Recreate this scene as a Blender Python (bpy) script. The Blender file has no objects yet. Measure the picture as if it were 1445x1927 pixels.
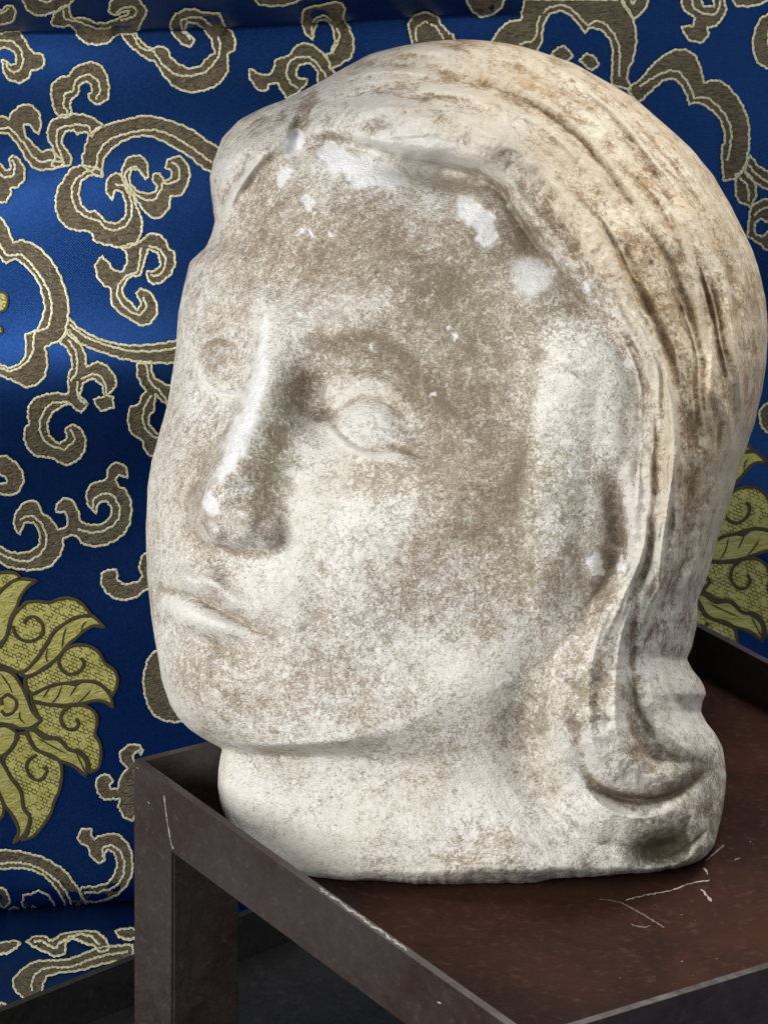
import bpy, bmesh, math, random
import numpy as np
from mathutils import Vector, Matrix
from mathutils.geometry import delaunay_2d_cdt

# ------------------------------------------------------------------ camera, world, lights
FPX = 7000.0                        # focal length in pixels of the 1445 x 1927 photograph
PITCH, ROLL = 0.35768349, 0.02343714
cp, sp = math.cos(PITCH), math.sin(PITCH)
cr, sr = math.cos(ROLL), math.sin(ROLL)
_r = np.array([1, 0, 0.]); _u = np.array([0, sp, cp]); AX_F = np.array([0, cp, -sp])
AX_R = cr*_r + sr*_u
AX_U = -sr*_r + cr*_u
CAM = np.array([0, 0, 0.738])

sc = bpy.context.scene
COL = sc.collection
cam_d = bpy.data.cameras.new('camera')
cam_d.sensor_fit = 'VERTICAL'; cam_d.sensor_height = 36.0
cam_d.lens = FPX/1927*36.0
cam_d.clip_start = 0.01; cam_d.clip_end = 50
cam = bpy.data.objects.new('camera', cam_d); COL.objects.link(cam)
mw = Matrix.Identity(4)
for i in range(3):
    mw[i][0] = AX_R[i]; mw[i][1] = AX_U[i]; mw[i][2] = -AX_F[i]; mw[i][3] = CAM[i]
cam.matrix_world = mw
sc.camera = cam

world = bpy.data.worlds.new('World'); sc.world = world; world.use_nodes = True
bg = world.node_tree.nodes['Background']
bg.inputs[0].default_value = (0.93, 0.96, 1.0, 1); bg.inputs[1].default_value = 0.36

def area(name, loc, target, size, power, color, size_y=None):
    d = bpy.data.lights.new(name, 'AREA'); d.size = size; d.energy = power; d.color = color
    if size_y: d.shape = 'RECTANGLE'; d.size_y = size_y
    o = bpy.data.objects.new(name, d); COL.objects.link(o); o.location = loc
    o.rotation_euler = (Vector(target)-Vector(loc)).to_track_quat('-Z', 'Y').to_euler()
    return o
HEADC = (0.02, 1.25, 0.34)
area('window_light', (-1.20, 0.16, 0.86), HEADC, 1.1, 23, (1.0, 0.995, 0.985), 0.7)
area('ceiling_light', (0.28, 1.72, 1.45), HEADC, 0.6, 17, (1.0, 0.975, 0.94))

sc.view_settings.view_transform = 'Standard'
sc.view_settings.look = 'None'
sc.view_settings.exposure = 0.60
sc.view_settings.gamma = 1.0

# ------------------------------------------------------------------ helpers
def ray(px, py):
    px = np.asarray(px, float); py = np.asarray(py, float)
    return AX_F + AX_R*((px-722.5)/FPX)[..., None] - AX_U*((py-963.5)/FPX)[..., None]
def at_depth(px, py, d):
    return CAM + ray(px, py)*np.asarray(d)[..., None]
def at_z(px, py, z):
    r = ray(px, py); t = (z-CAM[2])/r[..., 2]
    return CAM + r*t[..., None]

def new_mesh(name, V, faces, mat=None, smooth=False, parent=None):
    me = bpy.data.meshes.new(name)
    me.from_pydata([tuple(v) for v in V], [], faces)
    if smooth: me.polygons.foreach_set('use_smooth', [True]*len(me.polygons))
    if mat: me.materials.append(mat)
    me.update()
    o = bpy.data.objects.new(name, me); COL.objects.link(o)
    if parent: o.parent = parent
    return o
def empty(name, loc, label, cat, group=None):
    o = bpy.data.objects.new(name, None); COL.objects.link(o); o.location = loc; o.empty_display_size = .05
    o['label'] = label; o['category'] = cat
    if group: o['group'] = group
    return o

# node helpers
class NT:
    def __init__(s, name):
        s.m = bpy.data.materials.new(name); s.m.use_nodes = True
        s.t = s.m.node_tree; s.b = s.t.nodes['Principled BSDF']
    def n(s, typ, **kw):
        n = s.t.nodes.new(typ)
        for k, v in kw.items():
            if k.startswith('i_'): n.inputs[int(k[2:]) if k[2:].isdigit() else k[2:]].default_value = v
            else: setattr(n, k, v)
        return n
    def l(s, a, b): s.t.links.new(a, b)
    def noise(s, vec, scale, detail=3, rough=.55, dist=0.):
        n = s.n('ShaderNodeTexNoise'); n.inputs['Scale'].default_value = scale
        n.inputs['Detail'].default_value = detail; n.inputs['Roughness'].default_value = rough
        n.inputs['Distortion'].default_value = dist
        if vec is not None: s.l(vec, n.inputs['Vector'])
        return n.outputs['Fac']
    def math(s, op, a, b=None, c=None, clamp=False):
        n = s.n('ShaderNodeMath', operation=op); n.use_clamp = clamp
        for i, x in enumerate((a, b, c)):
            if x is None: continue
            if isinstance(x, (int, float)): n.inputs[i].default_value = x
            else: s.l(x, n.inputs[i])
        return n.outputs[0]
    def ss(s, x, lo, hi):
        n = s.n('ShaderNodeMapRange', interpolation_type='SMOOTHSTEP')
        s.l(x, n.inputs[0]); n.inputs[1].default_value = lo; n.inputs[2].default_value = hi
        return n.outputs[0]
    def mix(s, f, a, b):
        n = s.n('ShaderNodeMix', data_type='RGBA')
        if isinstance(f, (int, float)): n.inputs[0].default_value = f
        else: s.l(f, n.inputs[0])
        for k, x in ((6, a), (7, b)):
            if isinstance(x, tuple): n.inputs[k].default_value = (*x, 1)
            else: s.l(x, n.inputs[k])
        return n.outputs[2]
    def attr(s, name): return s.n('ShaderNodeAttribute', attribute_name=name).outputs['Fac']
    def obj(s): return s.n('ShaderNodeTexCoord').outputs['Object']
    def bump(s, h, strength, dist):
        n = s.n('ShaderNodeBump'); n.inputs['Strength'].default_value = strength
        n.inputs['Distance'].default_value = dist; s.l(h, n.inputs['Height'])
        s.l(n.outputs[0], s.b.inputs['Normal']); return n
    def set(s, **kw):
        for k, v in kw.items():
            k = k.replace('_', ' ')
            if isinstance(v, (int, float)): s.b.inputs[k].default_value = v
            elif isinstance(v, tuple): s.b.inputs[k].default_value = (*v, 1)
            else: s.l(v, s.b.inputs[k])
        return s.m

# ------------------------------------------------------------------ materials
def mat_marble():
    t = NT('weathered_marble'); o = t.obj()
    fine = t.noise(o, 540, 5, .70, 1.6)
    grain = t.noise(o, 1700, 2, .6, .3)
    mid = t.noise(o, 190, 4, .62, .6)
    big = t.noise(o, 38, 3, .55, .3)
    dirt_shade = t.attr('dirt_shade'); bare = t.attr('bare'); warm = t.attr('warm'); olive = t.attr('olive')
    a = t.math('MULTIPLY_ADD', fine, 3.0, -1.5)
    b = t.math('MULTIPLY_ADD', mid, 1.25, -0.625)
    c = t.math('MULTIPLY_ADD', grain, 1.1, -0.55)
    m = t.math('ADD', t.math('ADD', dirt_shade, a), t.math('ADD', b, c))
    hairy = t.attr('hairy')
    fl = t.noise(o, 330, 6, .78, .7); fl2 = t.noise(o, 95, 4, .7, .5)
    fleck = t.math('MULTIPLY', hairy, t.math('ADD', t.math('MULTIPLY_ADD', fl, 3.2, -1.6), t.math('MULTIPLY_ADD', fl2, 1.6, -.8)))
    m = t.math('ADD', m, fleck)
    stain_shade = t.ss(m, .10, 1.0)
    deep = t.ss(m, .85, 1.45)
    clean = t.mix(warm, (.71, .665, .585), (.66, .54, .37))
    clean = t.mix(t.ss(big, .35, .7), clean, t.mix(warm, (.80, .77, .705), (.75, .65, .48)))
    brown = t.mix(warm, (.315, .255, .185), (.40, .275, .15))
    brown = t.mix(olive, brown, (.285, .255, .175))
    col = t.mix(t.math('MULTIPLY', stain_shade, .95), clean, brown)
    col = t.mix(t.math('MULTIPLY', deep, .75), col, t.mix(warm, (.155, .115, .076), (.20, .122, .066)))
    rust = t.math('MULTIPLY', t.ss(t.noise(o, 60, 3, .6), .58, .74), warm)
    col = t.mix(t.math('MULTIPLY', rust, .55), col, (.52, .32, .13))
    bm = t.ss(t.math('ADD', bare, t.math('MULTIPLY_ADD', fine, 1.7, -.85)), .12, .88)
    col = t.mix(t.math('MULTIPLY', bm, .92), col, t.mix(t.ss(mid, .3, .7), (.90, .89, .88), (.78, .76, .72)))
    pits = t.ss(t.noise(o, 900, 2, .5), .68, .76)
    col = t.mix(t.math('MULTIPLY', pits, .5), col, (.17, .13, .09))
    h = t.math('ADD', t.math('MULTIPLY', fine, .7), t.math('MULTIPLY', mid, .6))
    h = t.math('SUBTRACT', h, t.math('MULTIPLY', pits, .5))
    h = t.math('ADD', h, t.math('MULTIPLY', grain, .35))
    h = t.math('ADD', h, t.math('MULTIPLY', t.math('MULTIPLY', hairy, fl), 1.3))
    t.bump(h, .9, .0013)
    return t.set(Base_Color=col, Roughness=t.math('MULTIPLY_ADD', stain_shade, .15, .60), Specular_IOR_Level=.25)

def mat_metal(name, base, dark, rough, seed=0.):
    t = NT(name); o = t.obj()
    mp = t.n('ShaderNodeMapping'); mp.inputs['Location'].default_value = (seed, seed*.7, 0); t.l(o, mp.inputs[0]); v = mp.outputs[0]
    n = t.noise(v, 14, 5, .62, .8); f = t.noise(v, 700, 3, .6)
    sm = t.noise(v, 48, 5, .7, 1.6); sp = t.noise(v, 260, 4, .7, .4)
    st = t.n('ShaderNodeMapping'); st.inputs['Scale'].default_value = (30, 30, 420); t.l(v, st.inputs[0])
    br = t.noise(st.outputs[0], 1.0, 4, .65, .2)
    col = t.mix(t.ss(n, .34, .66), base, dark)
    col = t.mix(t.math('MULTIPLY', t.ss(sp, .52, .72), .35), col, tuple(min(1, x*2.1+.012) for x in base))
    col = t.mix(t.math('MULTIPLY', t.ss(sm, .60, .75), .35), col, tuple(x*.45 for x in dark))
    dust = t.ss(t.noise(v, 2600, 2, .5), .70, .78)
    col = t.mix(t.math('MULTIPLY', dust, .35), col, (.34, .30, .27))
    t.bump(t.math('ADD', t.math('MULTIPLY', f, .25), t.math('MULTIPLY', n, 6)), .25, .0009)
    ro = t.math('ADD', t.math('MULTIPLY', t.ss(sm, .35, .7), .20), rough)
    return t.set(Base_Color=col, Roughness=t.math('MULTIPLY_ADD', br, .12, ro), Specular_IOR_Level=.6)

def mat_cloth():
    t = NT('blue_satin'); o = t.obj()
    uv = t.n('ShaderNodeUVMap').outputs[0]
    wv = t.n('ShaderNodeTexWave', wave_type='BANDS', bands_direction='DIAGONAL')
    wv.inputs['Scale'].default_value = 150; wv.inputs['Distortion'].default_value = .6; wv.inputs['Detail'].default_value = 2
    t.l(uv, wv.inputs['Vector'])
    n = t.noise(o, 16, 2, .5); g = t.noise(o, 1700, 2, .7)
    col = t.mix(t.ss(n, .3, .7), (.008, .044, .175), (.011, .058, .225))
    th = t.n('ShaderNodeMapping'); th.inputs['Scale'].default_value = (90, 420, 1); t.l(uv, th.inputs[0])
    gw = t.noise(th.outputs[0], 1.0, 3, .7, .2)
    col = t.mix(t.math('MULTIPLY', t.ss(g, .45, .75), .6), col, (.034, .115, .36))
    col = t.mix(t.math('MULTIPLY', t.ss(gw, .50, .72), .6), col, (.003, .018, .09))
    t.bump(t.math('ADD', t.math('ADD', wv.outputs['Fac'], g), gw), .35, .0004)
    return t.set(Base_Color=col, Metallic=.82, Roughness=.36, Specular_IOR_Level=.4)

def mat_thread(name, a, b, dark, sc_=1.0):
    t = NT(name)
    uv = t.n('ShaderNodeUVMap').outputs[0]
    mp = t.n('ShaderNodeMapping'); mp.inputs['Scale'].default_value = (75*sc_, 190*sc_, 1); mp.inputs['Rotation'].default_value = (0, 0, -.12)
    t.l(uv, mp.inputs[0])
    n = t.noise(mp.outputs[0], 1.0, 3, .6, .8)
    n2 = t.noise(uv, 18, 3, .6)
    col = t.mix(t.ss(n2, .35, .7), a, b)
    col = t.mix(t.math('MULTIPLY', t.ss(n, .46, .66), .8), col, dark)
    t.bump(t.math('MULTIPLY', n, -1), .9, .0012)
    return t.set(Base_Color=col, Roughness=.55, Metallic=.25)

def mat_petal():
    t = NT('yellow_woven_petal')
    uv = t.n('ShaderNodeUVMap').outputs[0]
    mp = t.n('ShaderNodeMapping'); mp.inputs['Scale'].default_value = (1, 1, 1); mp.inputs['Rotation'].default_value = (0, 0, -.42)
    t.l(uv, mp.inputs[0])
    br = t.n('ShaderNodeTexBrick')
    br.inputs['Scale'].default_value = 100; br.inputs['Mortar Size'].default_value = .13; br.inputs['Mortar Smooth'].default_value = .3
    br.inputs['Brick Width'].default_value = .95; br.inputs['Row Height'].default_value = .62
    w = t.noise(uv, 30, 2, .6)
    dv = t.n('ShaderNodeVectorMath', operation='ADD')
    sc2 = t.n('ShaderNodeVectorMath', operation='SCALE'); sc2.inputs['Scale'].default_value = .005
    nn = t.n('ShaderNodeTexNoise'); nn.inputs['Scale'].default_value = 60; t.l(uv, nn.inputs['Vector'])
    t.l(nn.outputs['Color'], sc2.inputs[0]); t.l(mp.outputs[0], dv.inputs[0]); t.l(sc2.outputs[0], dv.inputs[1])
    t.l(dv.outputs[0], br.inputs['Vector'])
    sep = t.n('ShaderNodeTexNoise'); sep.inputs['Scale'].default_value = 90; t.l(dv.outputs[0], sep.inputs['Vector'])
    msk = t.math('MULTIPLY', br.outputs['Fac'], t.ss(sep.outputs['Fac'], .38, .55))
    col = t.mix(t.ss(w, .3, .7), (.45, .42, .105), (.56, .52, .16))
    col = t.mix(t.math('MULTIPLY', msk, .85), col, (.10, .085, .022))
    t.bump(t.math('MULTIPLY', br.outputs['Fac'], -1), .5, .0006)
    return t.set(Base_Color=col, Roughness=.6)

def mat_plain(name, a, b, rough=.6, scale=40, metallic=0., bump=0.):
    t = NT(name); o = t.obj(); n = t.noise(o, scale, 3, .6)
    if bump: t.bump(n, .5, bump)
    return t.set(Base_Color=t.mix(t.ss(n, .3, .7), a, b), Roughness=rough, Metallic=metallic)

def mat_cord():
    t = NT('gold_cord')
    st = t.attr('stitch')
    n = t.noise(t.obj(), 300, 2, .6)
    col = t.mix(t.ss(n, .3, .7), (.68, .62, .34), (.84, .82, .62))
    col = t.mix(t.math('MULTIPLY', st, .45), col, (.22, .18, .08))
    return t.set(Base_Color=col, Roughness=.45, Metallic=.15)

M_MARBLE = mat_marble()
M_BRONZE = mat_metal('bronze_brown_metal', (.034, .025, .023), (.022, .012, .009), .22)
M_FLOOR = mat_metal('tray_floor_metal', (.038, .016, .010), (.020, .010, .008), .36, 3.)
M_FLOOR.node_tree.nodes['Principled BSDF'].inputs['Specular IOR Level'].default_value = .02
M_BLACK = mat_metal('black_metal', (.017, .016, .016), (.012, .011, .011), .33, 7.)
M_CLOTH = mat_cloth()
M_BAND = mat_thread('taupe_woven_band', (.150, .118, .066), (.190, .150, .088), (.050, .042, .034))
M_PETAL = mat_petal()
M_LEAF = mat_thread('yellow_smooth_leaf', (.52, .48, .13), (.58, .54, .18), (.43, .39, .095), .5)
M_LINE = mat_plain('dark_brown_outline', (.070, .055, .022), (.045, .036, .016), .7, 200)
M_CORD = mat_cord()
M_CHIP = mat_plain('pale_scratch', (.14, .115, .10), (.40, .36, .33), .5, 500)
M_DUST = mat_plain('faint_scratch', (.07, .052, .045), (.12, .095, .085), .5, 300)

# ------------------------------------------------------------------ 2-D curve helpers
def smooth_curve(P, closed, step=3.0, corner=62):
    """Catmull-Rom through P with sharp turns kept as corners, resampled about every `step`."""
    P = np.asarray(P, float); n = len(P)
    if n < 3: closed = False
    corn = np.zeros(n, bool)
    for i in range(n):
        if not closed and i in (0, n-1): corn[i] = True; continue
        a = P[i]-P[i-1]; b = P[(i+1) % n]-P[i]
        ang = math.degrees(abs(math.atan2(a[0]*b[1]-a[1]*b[0], a @ b)))
        corn[i] = ang > corner
    out = []
    for i in range(n if closed else n-1):
        p1 = P[i]; p2 = P[(i+1) % n]
        p0 = P[i-1] if not corn[i] else 2*p1-p2
        p3 = P[(i+2) % n] if not corn[(i+1) % n] else 2*p2-p1
        L = np.linalg.norm(p2-p1); k = max(1, int(round(L/step)))
        t1 = (p2-p0)*.5; t2 = (p3-p1)*.5
        for T in (t1, t2):
            l = np.linalg.norm(T)
            if l > L: T *= L/l
        for j in range(k):
            t = j/k
            out.append((2*t**3-3*t**2+1)*p1+(t**3-2*t**2+t)*t1+(-2*t**3+3*t**2)*p2+(t**3-t**2)*t2)
    if not closed: out.append(P[-1])
    return np.array(out)

def inside(poly, X, Y):
    poly = np.asarray(poly, float); r = np.zeros(X.shape, bool)
    x1, y1 = poly[-1]
    for x2, y2 in poly:
        c = (y1 > Y) != (y2 > Y)
        if y1 != y2: r ^= c & (X < (x2-x1)*(Y-y1)/(y2-y1)+x1)
        x1, y1 = x2, y2
    return r
def near(P, X, Y, *vals):
    """distance to the polyline P, side (+ = left of travel seen in image coords) and interpolated values"""
    P = np.asarray(P, float)
    best = np.full(X.shape, 1e18); side = np.zeros(X.shape); out = [np.zeros(X.shape) for _ in vals]
    for i in range(len(P)-1):
        a, b = P[i], P[i+1]; d = b-a; L2 = d @ d
        t = np.clip(((X-a[0])*d[0]+(Y-a[1])*d[1])/L2, 0, 1)
        ex = X-a[0]-t*d[0]; ey = Y-a[1]-t*d[1]; q = ex*ex+ey*ey
        m = q < best
        best = np.where(m, q, best)
        side = np.where(m, np.sign(d[0]*ey-d[1]*ex), side)
        for k, v in enumerate(vals): out[k] = np.where(m, v[i]+(v[i+1]-v[i])*t, out[k])
    return (np.sqrt(best), side, *out)
_rng = np.random.default_rng(5)
_tab = _rng.random((256, 256))
def vnoise(X, Y, s, ox=0, oy=0):
    x = X/s+ox; y = Y/s+oy
    xi = np.floor(x).astype(int); yi = np.floor(y).astype(int); fx = x-xi; fy = y-yi
    fx = fx*fx*(3-2*fx); fy = fy*fy*(3-2*fy)
    g = lambda a, b: _tab[a % 256, b % 256]
    return (g(xi, yi)*(1-fx)+g(xi+1, yi)*fx)*(1-fy)+(g(xi, yi+1)*(1-fx)+g(xi+1, yi+1)*fx)*fy
def fbm(X, Y, s, o=4, ox=0):
    r = 0; a = .5; w = 0
    for k in range(o):
        r = r+a*vnoise(X, Y, s/2**k, ox+17.3*k, ox*1.7+9.1*k); w += a; a *= .55
    return r/w
def sstep(x, a, b):
    t = np.clip((x-a)/(b-a), 0, 1); return t*t*(3-2*t)

# ------------------------------------------------------------------ the brocade cloth
ZB = 0.0                                            # level of the covered shelf
C0 = at_z(0, 1765, ZB); C1 = at_z(240, 1740, ZB)
CU = (C1-C0)/np.linalg.norm(C1-C0); CN = np.array([CU[1], -CU[0], 0.0])
CS = 0.000235                                       # metres of cloth per photo pixel
KX = 1.02; KY = 0.935
def g_of(u, v):                                     # cloth coordinates -> weave coordinates (about a photo pixel each)
    return (13.966+4074.66*u-79.22*v+988.18*u*v+26.39*v*v, 1764.38-429.65*u-3908.07*v+600.79*u*v-920.22*v*v)
def gau(gx, gy, cx, cy, rx, ry): return np.exp(-((gx-cx)/rx)**2-((gy-cy)/ry)**2)
def cloth_h(u, v):
    gx, gy = g_of(u, v)
    yf = 8-.030*gx
    fade = 1-sstep(gx, 650, 1050)
    h = np.where(gy < yf, 1.0*(np.sqrt((yf-gy)**2+64)-8)*CS, 0)*fade
    h = h-.0085*np.exp(-np.clip(gy-yf, 0, None)/62.)*np.where(gy < yf, np.exp(-np.clip(yf-gy, 0, None)/10.), 1)*fade
    # soft sagging folds
    h = h+.022*np.sin((gy+.25*gx-395)/165.)*np.exp(-((gy-480)/330.)**2)*(1-sstep(gx, 250, 900)*.7)
    h = h+.009*np.sin((gx*.8-gy*.3)/240.+.8)+.002*np.sin((gx*.3+gy)/95.)*np.exp(-((gy-600)/500.)**2)
    h = h+(.22*np.clip(1745-np.maximum(gy, 900), 0, None)+.05*np.clip(900-gy, 0, None))*CS
    h = h-.022*np.clip((gy-(1745-.104*gx)+70)/70., 0, 2)**2*.5
    return h
def cloth_pt(u, v, lift=0.0):
    u = np.asarray(u, float); v = np.asarray(v, float)
    h = cloth_h(u, v)+lift
    return C0+CU*u[..., None]+np.array([0, 0, 1.])*v[..., None]+CN*h[..., None]
def px_to_uv(px, py):
    r = ray(px, py); h = 0.
    for _ in range(60):
        t = ((C0-CAM) @ CN+h)/(r @ CN)
        P = CAM+r*t[..., None]
        u = (P-C0) @ CU; v = P[..., 2]-C0[2]
        h = cloth_h(u, v)
    return u, v

def sheet(name, U, Vv, fn, mat, parent=None):
    nu, nv = len(U), len(Vv)
    uu, vv = np.meshgrid(U, Vv)
    P = fn(uu, vv).reshape(-1, 3)
    i = np.arange(nu*nv).reshape(nv, nu)
    F = np.stack([i[:-1, :-1], i[:-1, 1:], i[1:, 1:], i[1:, :-1]], -1).reshape(-1, 4)
    o = new_mesh(name, P.tolist(), F.tolist(), mat, True, parent)
    uvl = o.data.uv_layers.new(name='UVMap')
    gx, gy = g_of(uu.ravel(), vv.ravel())
    li = np.empty(len(o.data.loops), int); o.data.loops.foreach_get('vertex_index', li)
    uvl.data.foreach_set('uv', np.stack([gx[li]/1000, gy[li]/1000], 1).ravel())
    return o
vtop = .62
cloth = sheet('brocade_cloth', np.arange(-420, 2080, 8)*CS, np.concatenate([np.arange(-.02, .03, .001), np.arange(.03, vtop, .0018)]), cloth_pt, M_CLOTH)
cloth['label'] = 'blue satin brocade backdrop with taupe scrolls and yellow flowers hung behind the marble head'
cloth['category'] = 'cloth'
def low_pt(u, w, lift=0.0):
    u = np.asarray(u, float); w = np.asarray(w, float)
    h = .0012*np.sin(u*38+w*20)+.0016*np.exp(-((w-.010)/.008)**2)-.004*np.clip(1-w/.007, 0, 1)**2
    h = h*(w < .06)+lift+h*(w >= .06)*np.exp(-((w-.06)/.02)**2)
    return C0+CU*u[..., None]+CN*w[..., None]+np.array([0, 0, 1.])*h[..., None]
low = sheet('lower_fold', np.arange(-420, 2080, 12)*CS, np.concatenate([np.arange(-.05, .07, .0012), np.arange(.07, .75, .02)]), low_pt, M_CLOTH, cloth)

LIFT = [0.0]
def to_cloth(P, lift, flat=False):
    P = np.asarray(P, float)
    if flat:
        Q = at_z(P[:, 0], P[:, 1], ZB); u = (Q-C0) @ CU; w = (Q-C0) @ CN
        return low_pt(u, np.clip(w, .001, None), lift)
    u, v = px_to_uv(P[:, 0], P[:, 1])
    return cloth_pt(u, v, lift)
def fill_mesh(name, poly, mat, parent, lift, flat=False):
    """poly: list of closed curves in photo pixels, each triangulated"""
    V = []; F = []; UV = []
    for c in poly:
        x0, y0 = c.min(0); x1, y1 = c.max(0)
        gx, gy = np.meshgrid(np.arange(x0+9, x1, 22), np.arange(y0+9, y1, 22)); gx = gx.ravel(); gy = gy.ravel()
        ins = inside(c, gx, gy); ip = np.stack([gx[ins], gy[ins]], 1)
        if len(ip):
            dd = near(np.vstack([c, c[:1]]), ip[:, 0], ip[:, 1])[0]; ip = ip[dd > 6]
        pts = np.vstack([c, ip]) if len(ip) else c
        n = len(c)
        r = delaunay_2d_cdt([Vector(p) for p in pts], [(i, (i+1) % n) for i in range(n)], [], 1, 1e-3)
        b = len(V); vv = np.array([tuple(p) for p in r[0]])
        V += vv.tolist(); F += [[b+i for i in f] for f in r[2]]
    V = np.array(V)
    P3 = to_cloth(V, lift, flat)
    # face the camera
    FF = []
    for f in F:
        a, b2, c2 = V[f[0]], V[f[1]], V[f[2]]
        cr_ = (b2[0]-a[0])*(c2[1]-a[1])-(b2[1]-a[1])*(c2[0]-a[0])
        FF.append(f if cr_ < 0 else f[::-1])
    o = new_mesh(name, P3.tolist(), FF, mat, True, parent)
    uvl = o.data.uv_layers.new(name='UVMap')
    li = np.empty(len(o.data.loops), int); o.data.loops.foreach_get('vertex_index', li)
    uvl.data.foreach_set('uv', (V[li]/1000).ravel())
    return o
def ribbon_mesh(name, curves, mat, parent, width, lift, flat=False, stitch=True, taper=False, crown=.00035):
    V = []; F = []; S = []; L = []
    for c, closed in curves:
        n = len(c)
        if n < 2: continue
        if closed: d = np.roll(c, -1, 0)-np.roll(c, 1, 0)
        else: d = np.gradient(c, axis=0)
        d /= (np.linalg.norm(d, axis=1)[:, None]+1e-9)
        nr = np.stack([-d[:, 1], d[:, 0]], 1)
        k = np.arange(n)
        ph = random.randrange(7)
        st = ((((k+ph) % 3) == 0)*.85 if stitch else k*0.)
        wv = width*(1+(.22*np.sin(k*2.1+ph) if stitch else .10*np.sin(k*.7+ph)))
        if taper: wv = wv*np.clip(np.minimum(k+.6, n-k-.4)/(.16*n+1), .25, 1)
        if stitch: c = c+nr*(np.random.default_rng(n).normal(0, .55, n)+.5*np.sign(np.sin(k*.9+ph)))[:, None]
        b = len(V)
        for j, (s_, l_) in enumerate(((-.5, 0), (0, 1), (.5, 0))):
            V += (c+nr*(wv*s_)[:, None]).tolist(); S += st.tolist(); L += [l_]*n
        for i in range(n if closed else n-1):
            i2 = (i+1) % n
            for j in (0, 1): F.append([b+j*n+i, b+(j+1)*n+i, b+(j+1)*n+i2, b+j*n+i2])
    if not F: return None
    V = np.array(V); L = np.array(L, float)
    P3 = to_cloth(V, lift+L*crown, flat)
    FF = []
    for f in F:
        a, b2, c2 = V[f[0]], V[f[1]], V[f[2]]
        cr_ = (b2[0]-a[0])*(c2[1]-a[1])-(b2[1]-a[1])*(c2[0]-a[0])
        FF.append(f if cr_ < 0 else f[::-1])
    o = new_mesh(name, P3.tolist(), FF, mat, True, parent)
    if stitch:
        at = o.data.attributes.new('stitch', 'FLOAT', 'POINT'); at.data.foreach_set('value', np.array(S, float))
    return o

def TR(s, ox, oy): return lambda P: np.asarray(P, float)*s+np.array([ox, oy])
T1 = TR(.33218, 0, 0); T2 = TR(.33218, 0, 560); T3 = TR(.40336, 0, 1150)
Z3 = TR(.20761, 0, 0); Z4 = TR(.20761, 0, 1060); Z5 = TR(.20761, 0, 1400)
Z1 = TR(.37716, 900, 0); Z2 = TR(.35986, 420, 0); R5 = TR(.3633, 1150, 0); R6 = TR(.3633, 1150, 700)

SCROLLS = []      # (transform, outline, [inner gold lines], flat)
def S(tr, out, *inner, flat=False): SCROLLS.append((tr, out, inner, flat))
S(Z3, [(-60,310),(0,300),(80,290),(180,295),(240,380),(300,470),(380,490),(405,540),(385,620),(290,640),(265,700),(190,745),(120,735),(60,690),(30,610),(20,545),(60,550),(100,590),(140,580),(150,510),(110,450),(50,430),(0,440),(-60,450)],
  [(-60,370),(0,370),(80,365),(150,400),(200,470),(210,570),(190,620),(130,660),(80,620),(50,570)])
S(Z3, [(-40,60),(20,90),(70,50),(120,50),(145,120),(110,190),(40,215),(-40,215)], [(-40,110),(30,115),(80,70)])
S(Z3, [(195,-40),(230,50),(280,110),(370,140),(480,110),(560,80),(650,20),(690,-40)], [(340,-20),(370,0),(430,15),(490,-10)])
S(Z3, [(560,60),(500,120),(470,190),(500,235),(660,240),(700,310),(770,380),(880,400),(980,380),(1070,305),(1215,300),(1260,250),(1290,180),(1330,100),(1280,20),(1230,-30),(1060,-30),(1000,30),(985,100),(1040,135),(1100,110),(1180,95),(1150,130),(1050,175),(960,205),(860,200),(760,160),(690,165),(640,140),(630,50)],
  [(570,90),(600,170),(700,190),(800,230),(900,260),(1010,245)], [(1050,115),(1120,70),(1200,60),(1250,100),(1200,150),(1090,180)])
S(T1, [(690,195),(770,180),(790,220),(850,270),(930,265),(985,340),(1070,385),(1140,370),(1165,335),(1215,300),(1195,220),(1130,140),(1060,120),(1045,170),(1105,225),(1075,265),(1030,245),(975,180),(970,120),(1010,70),(1080,50),(1160,70),(1245,75),(1270,140),(1320,190),(1330,270),(1290,310),(1290,400),(1240,470),(1170,505),(1080,520),(990,490),(930,430),(880,350),(830,330),(740,260)],
  [(750,190),(800,270),(870,290),(920,360),(1000,420),(1090,425),(1170,400),(1240,310),(1240,220),(1170,120),(1100,95),(1030,110),(1030,160),(1080,220)])
S(Z3, [(600,1062),(540,1050),(500,1000),(475,920),(465,830),(480,760),(550,700),(630,680),(680,610),(780,570),(840,560),(920,600),(970,690),(990,800),(970,900),(880,940),(815,900),(795,850),(835,830),(825,770),(780,730),(720,780),(710,850),(650,900),(640,980),(660,1030)],
  [(620,1020),(580,960),(585,870),(610,840),(670,820),(680,740),(740,690),(820,680),(890,740),(910,810),(870,900)])
S(Z3, [(540,1050),(640,1030),(760,1040),(850,1070),(940,1140),(860,1190),(840,1240),(790,1200),(720,1200),(700,1220),(670,1170),(590,1200),(565,1260),(570,1310),(620,1380),(650,1440),(630,1490),(520,1510),(470,1500),(500,1420),(480,1330),(440,1260),(435,1190),(460,1110)],
  [(840,1210),(800,1140),(710,1130),(620,1140),(530,1170),(515,1230),(520,1320),(560,1400),(570,1470)])
S(Z3, [(-40,1045),(30,1050),(80,1080),(120,1010),(200,950),(260,945),(330,990),(365,1060),(370,1150),(350,1210),(310,1180),(270,1130),(220,1120),(225,1210),(280,1280),(350,1350),(400,1370),(460,1355),(510,1400),(560,1440),(580,1480),(520,1515),(380,1535),(300,1510),(230,1420),(180,1330),(110,1240),(60,1200),(-40,1210)],
  [(-40,1165),(90,1160),(160,1230),(230,1310),(280,1390),(360,1460),(480,1450),(560,1470)])
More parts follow.
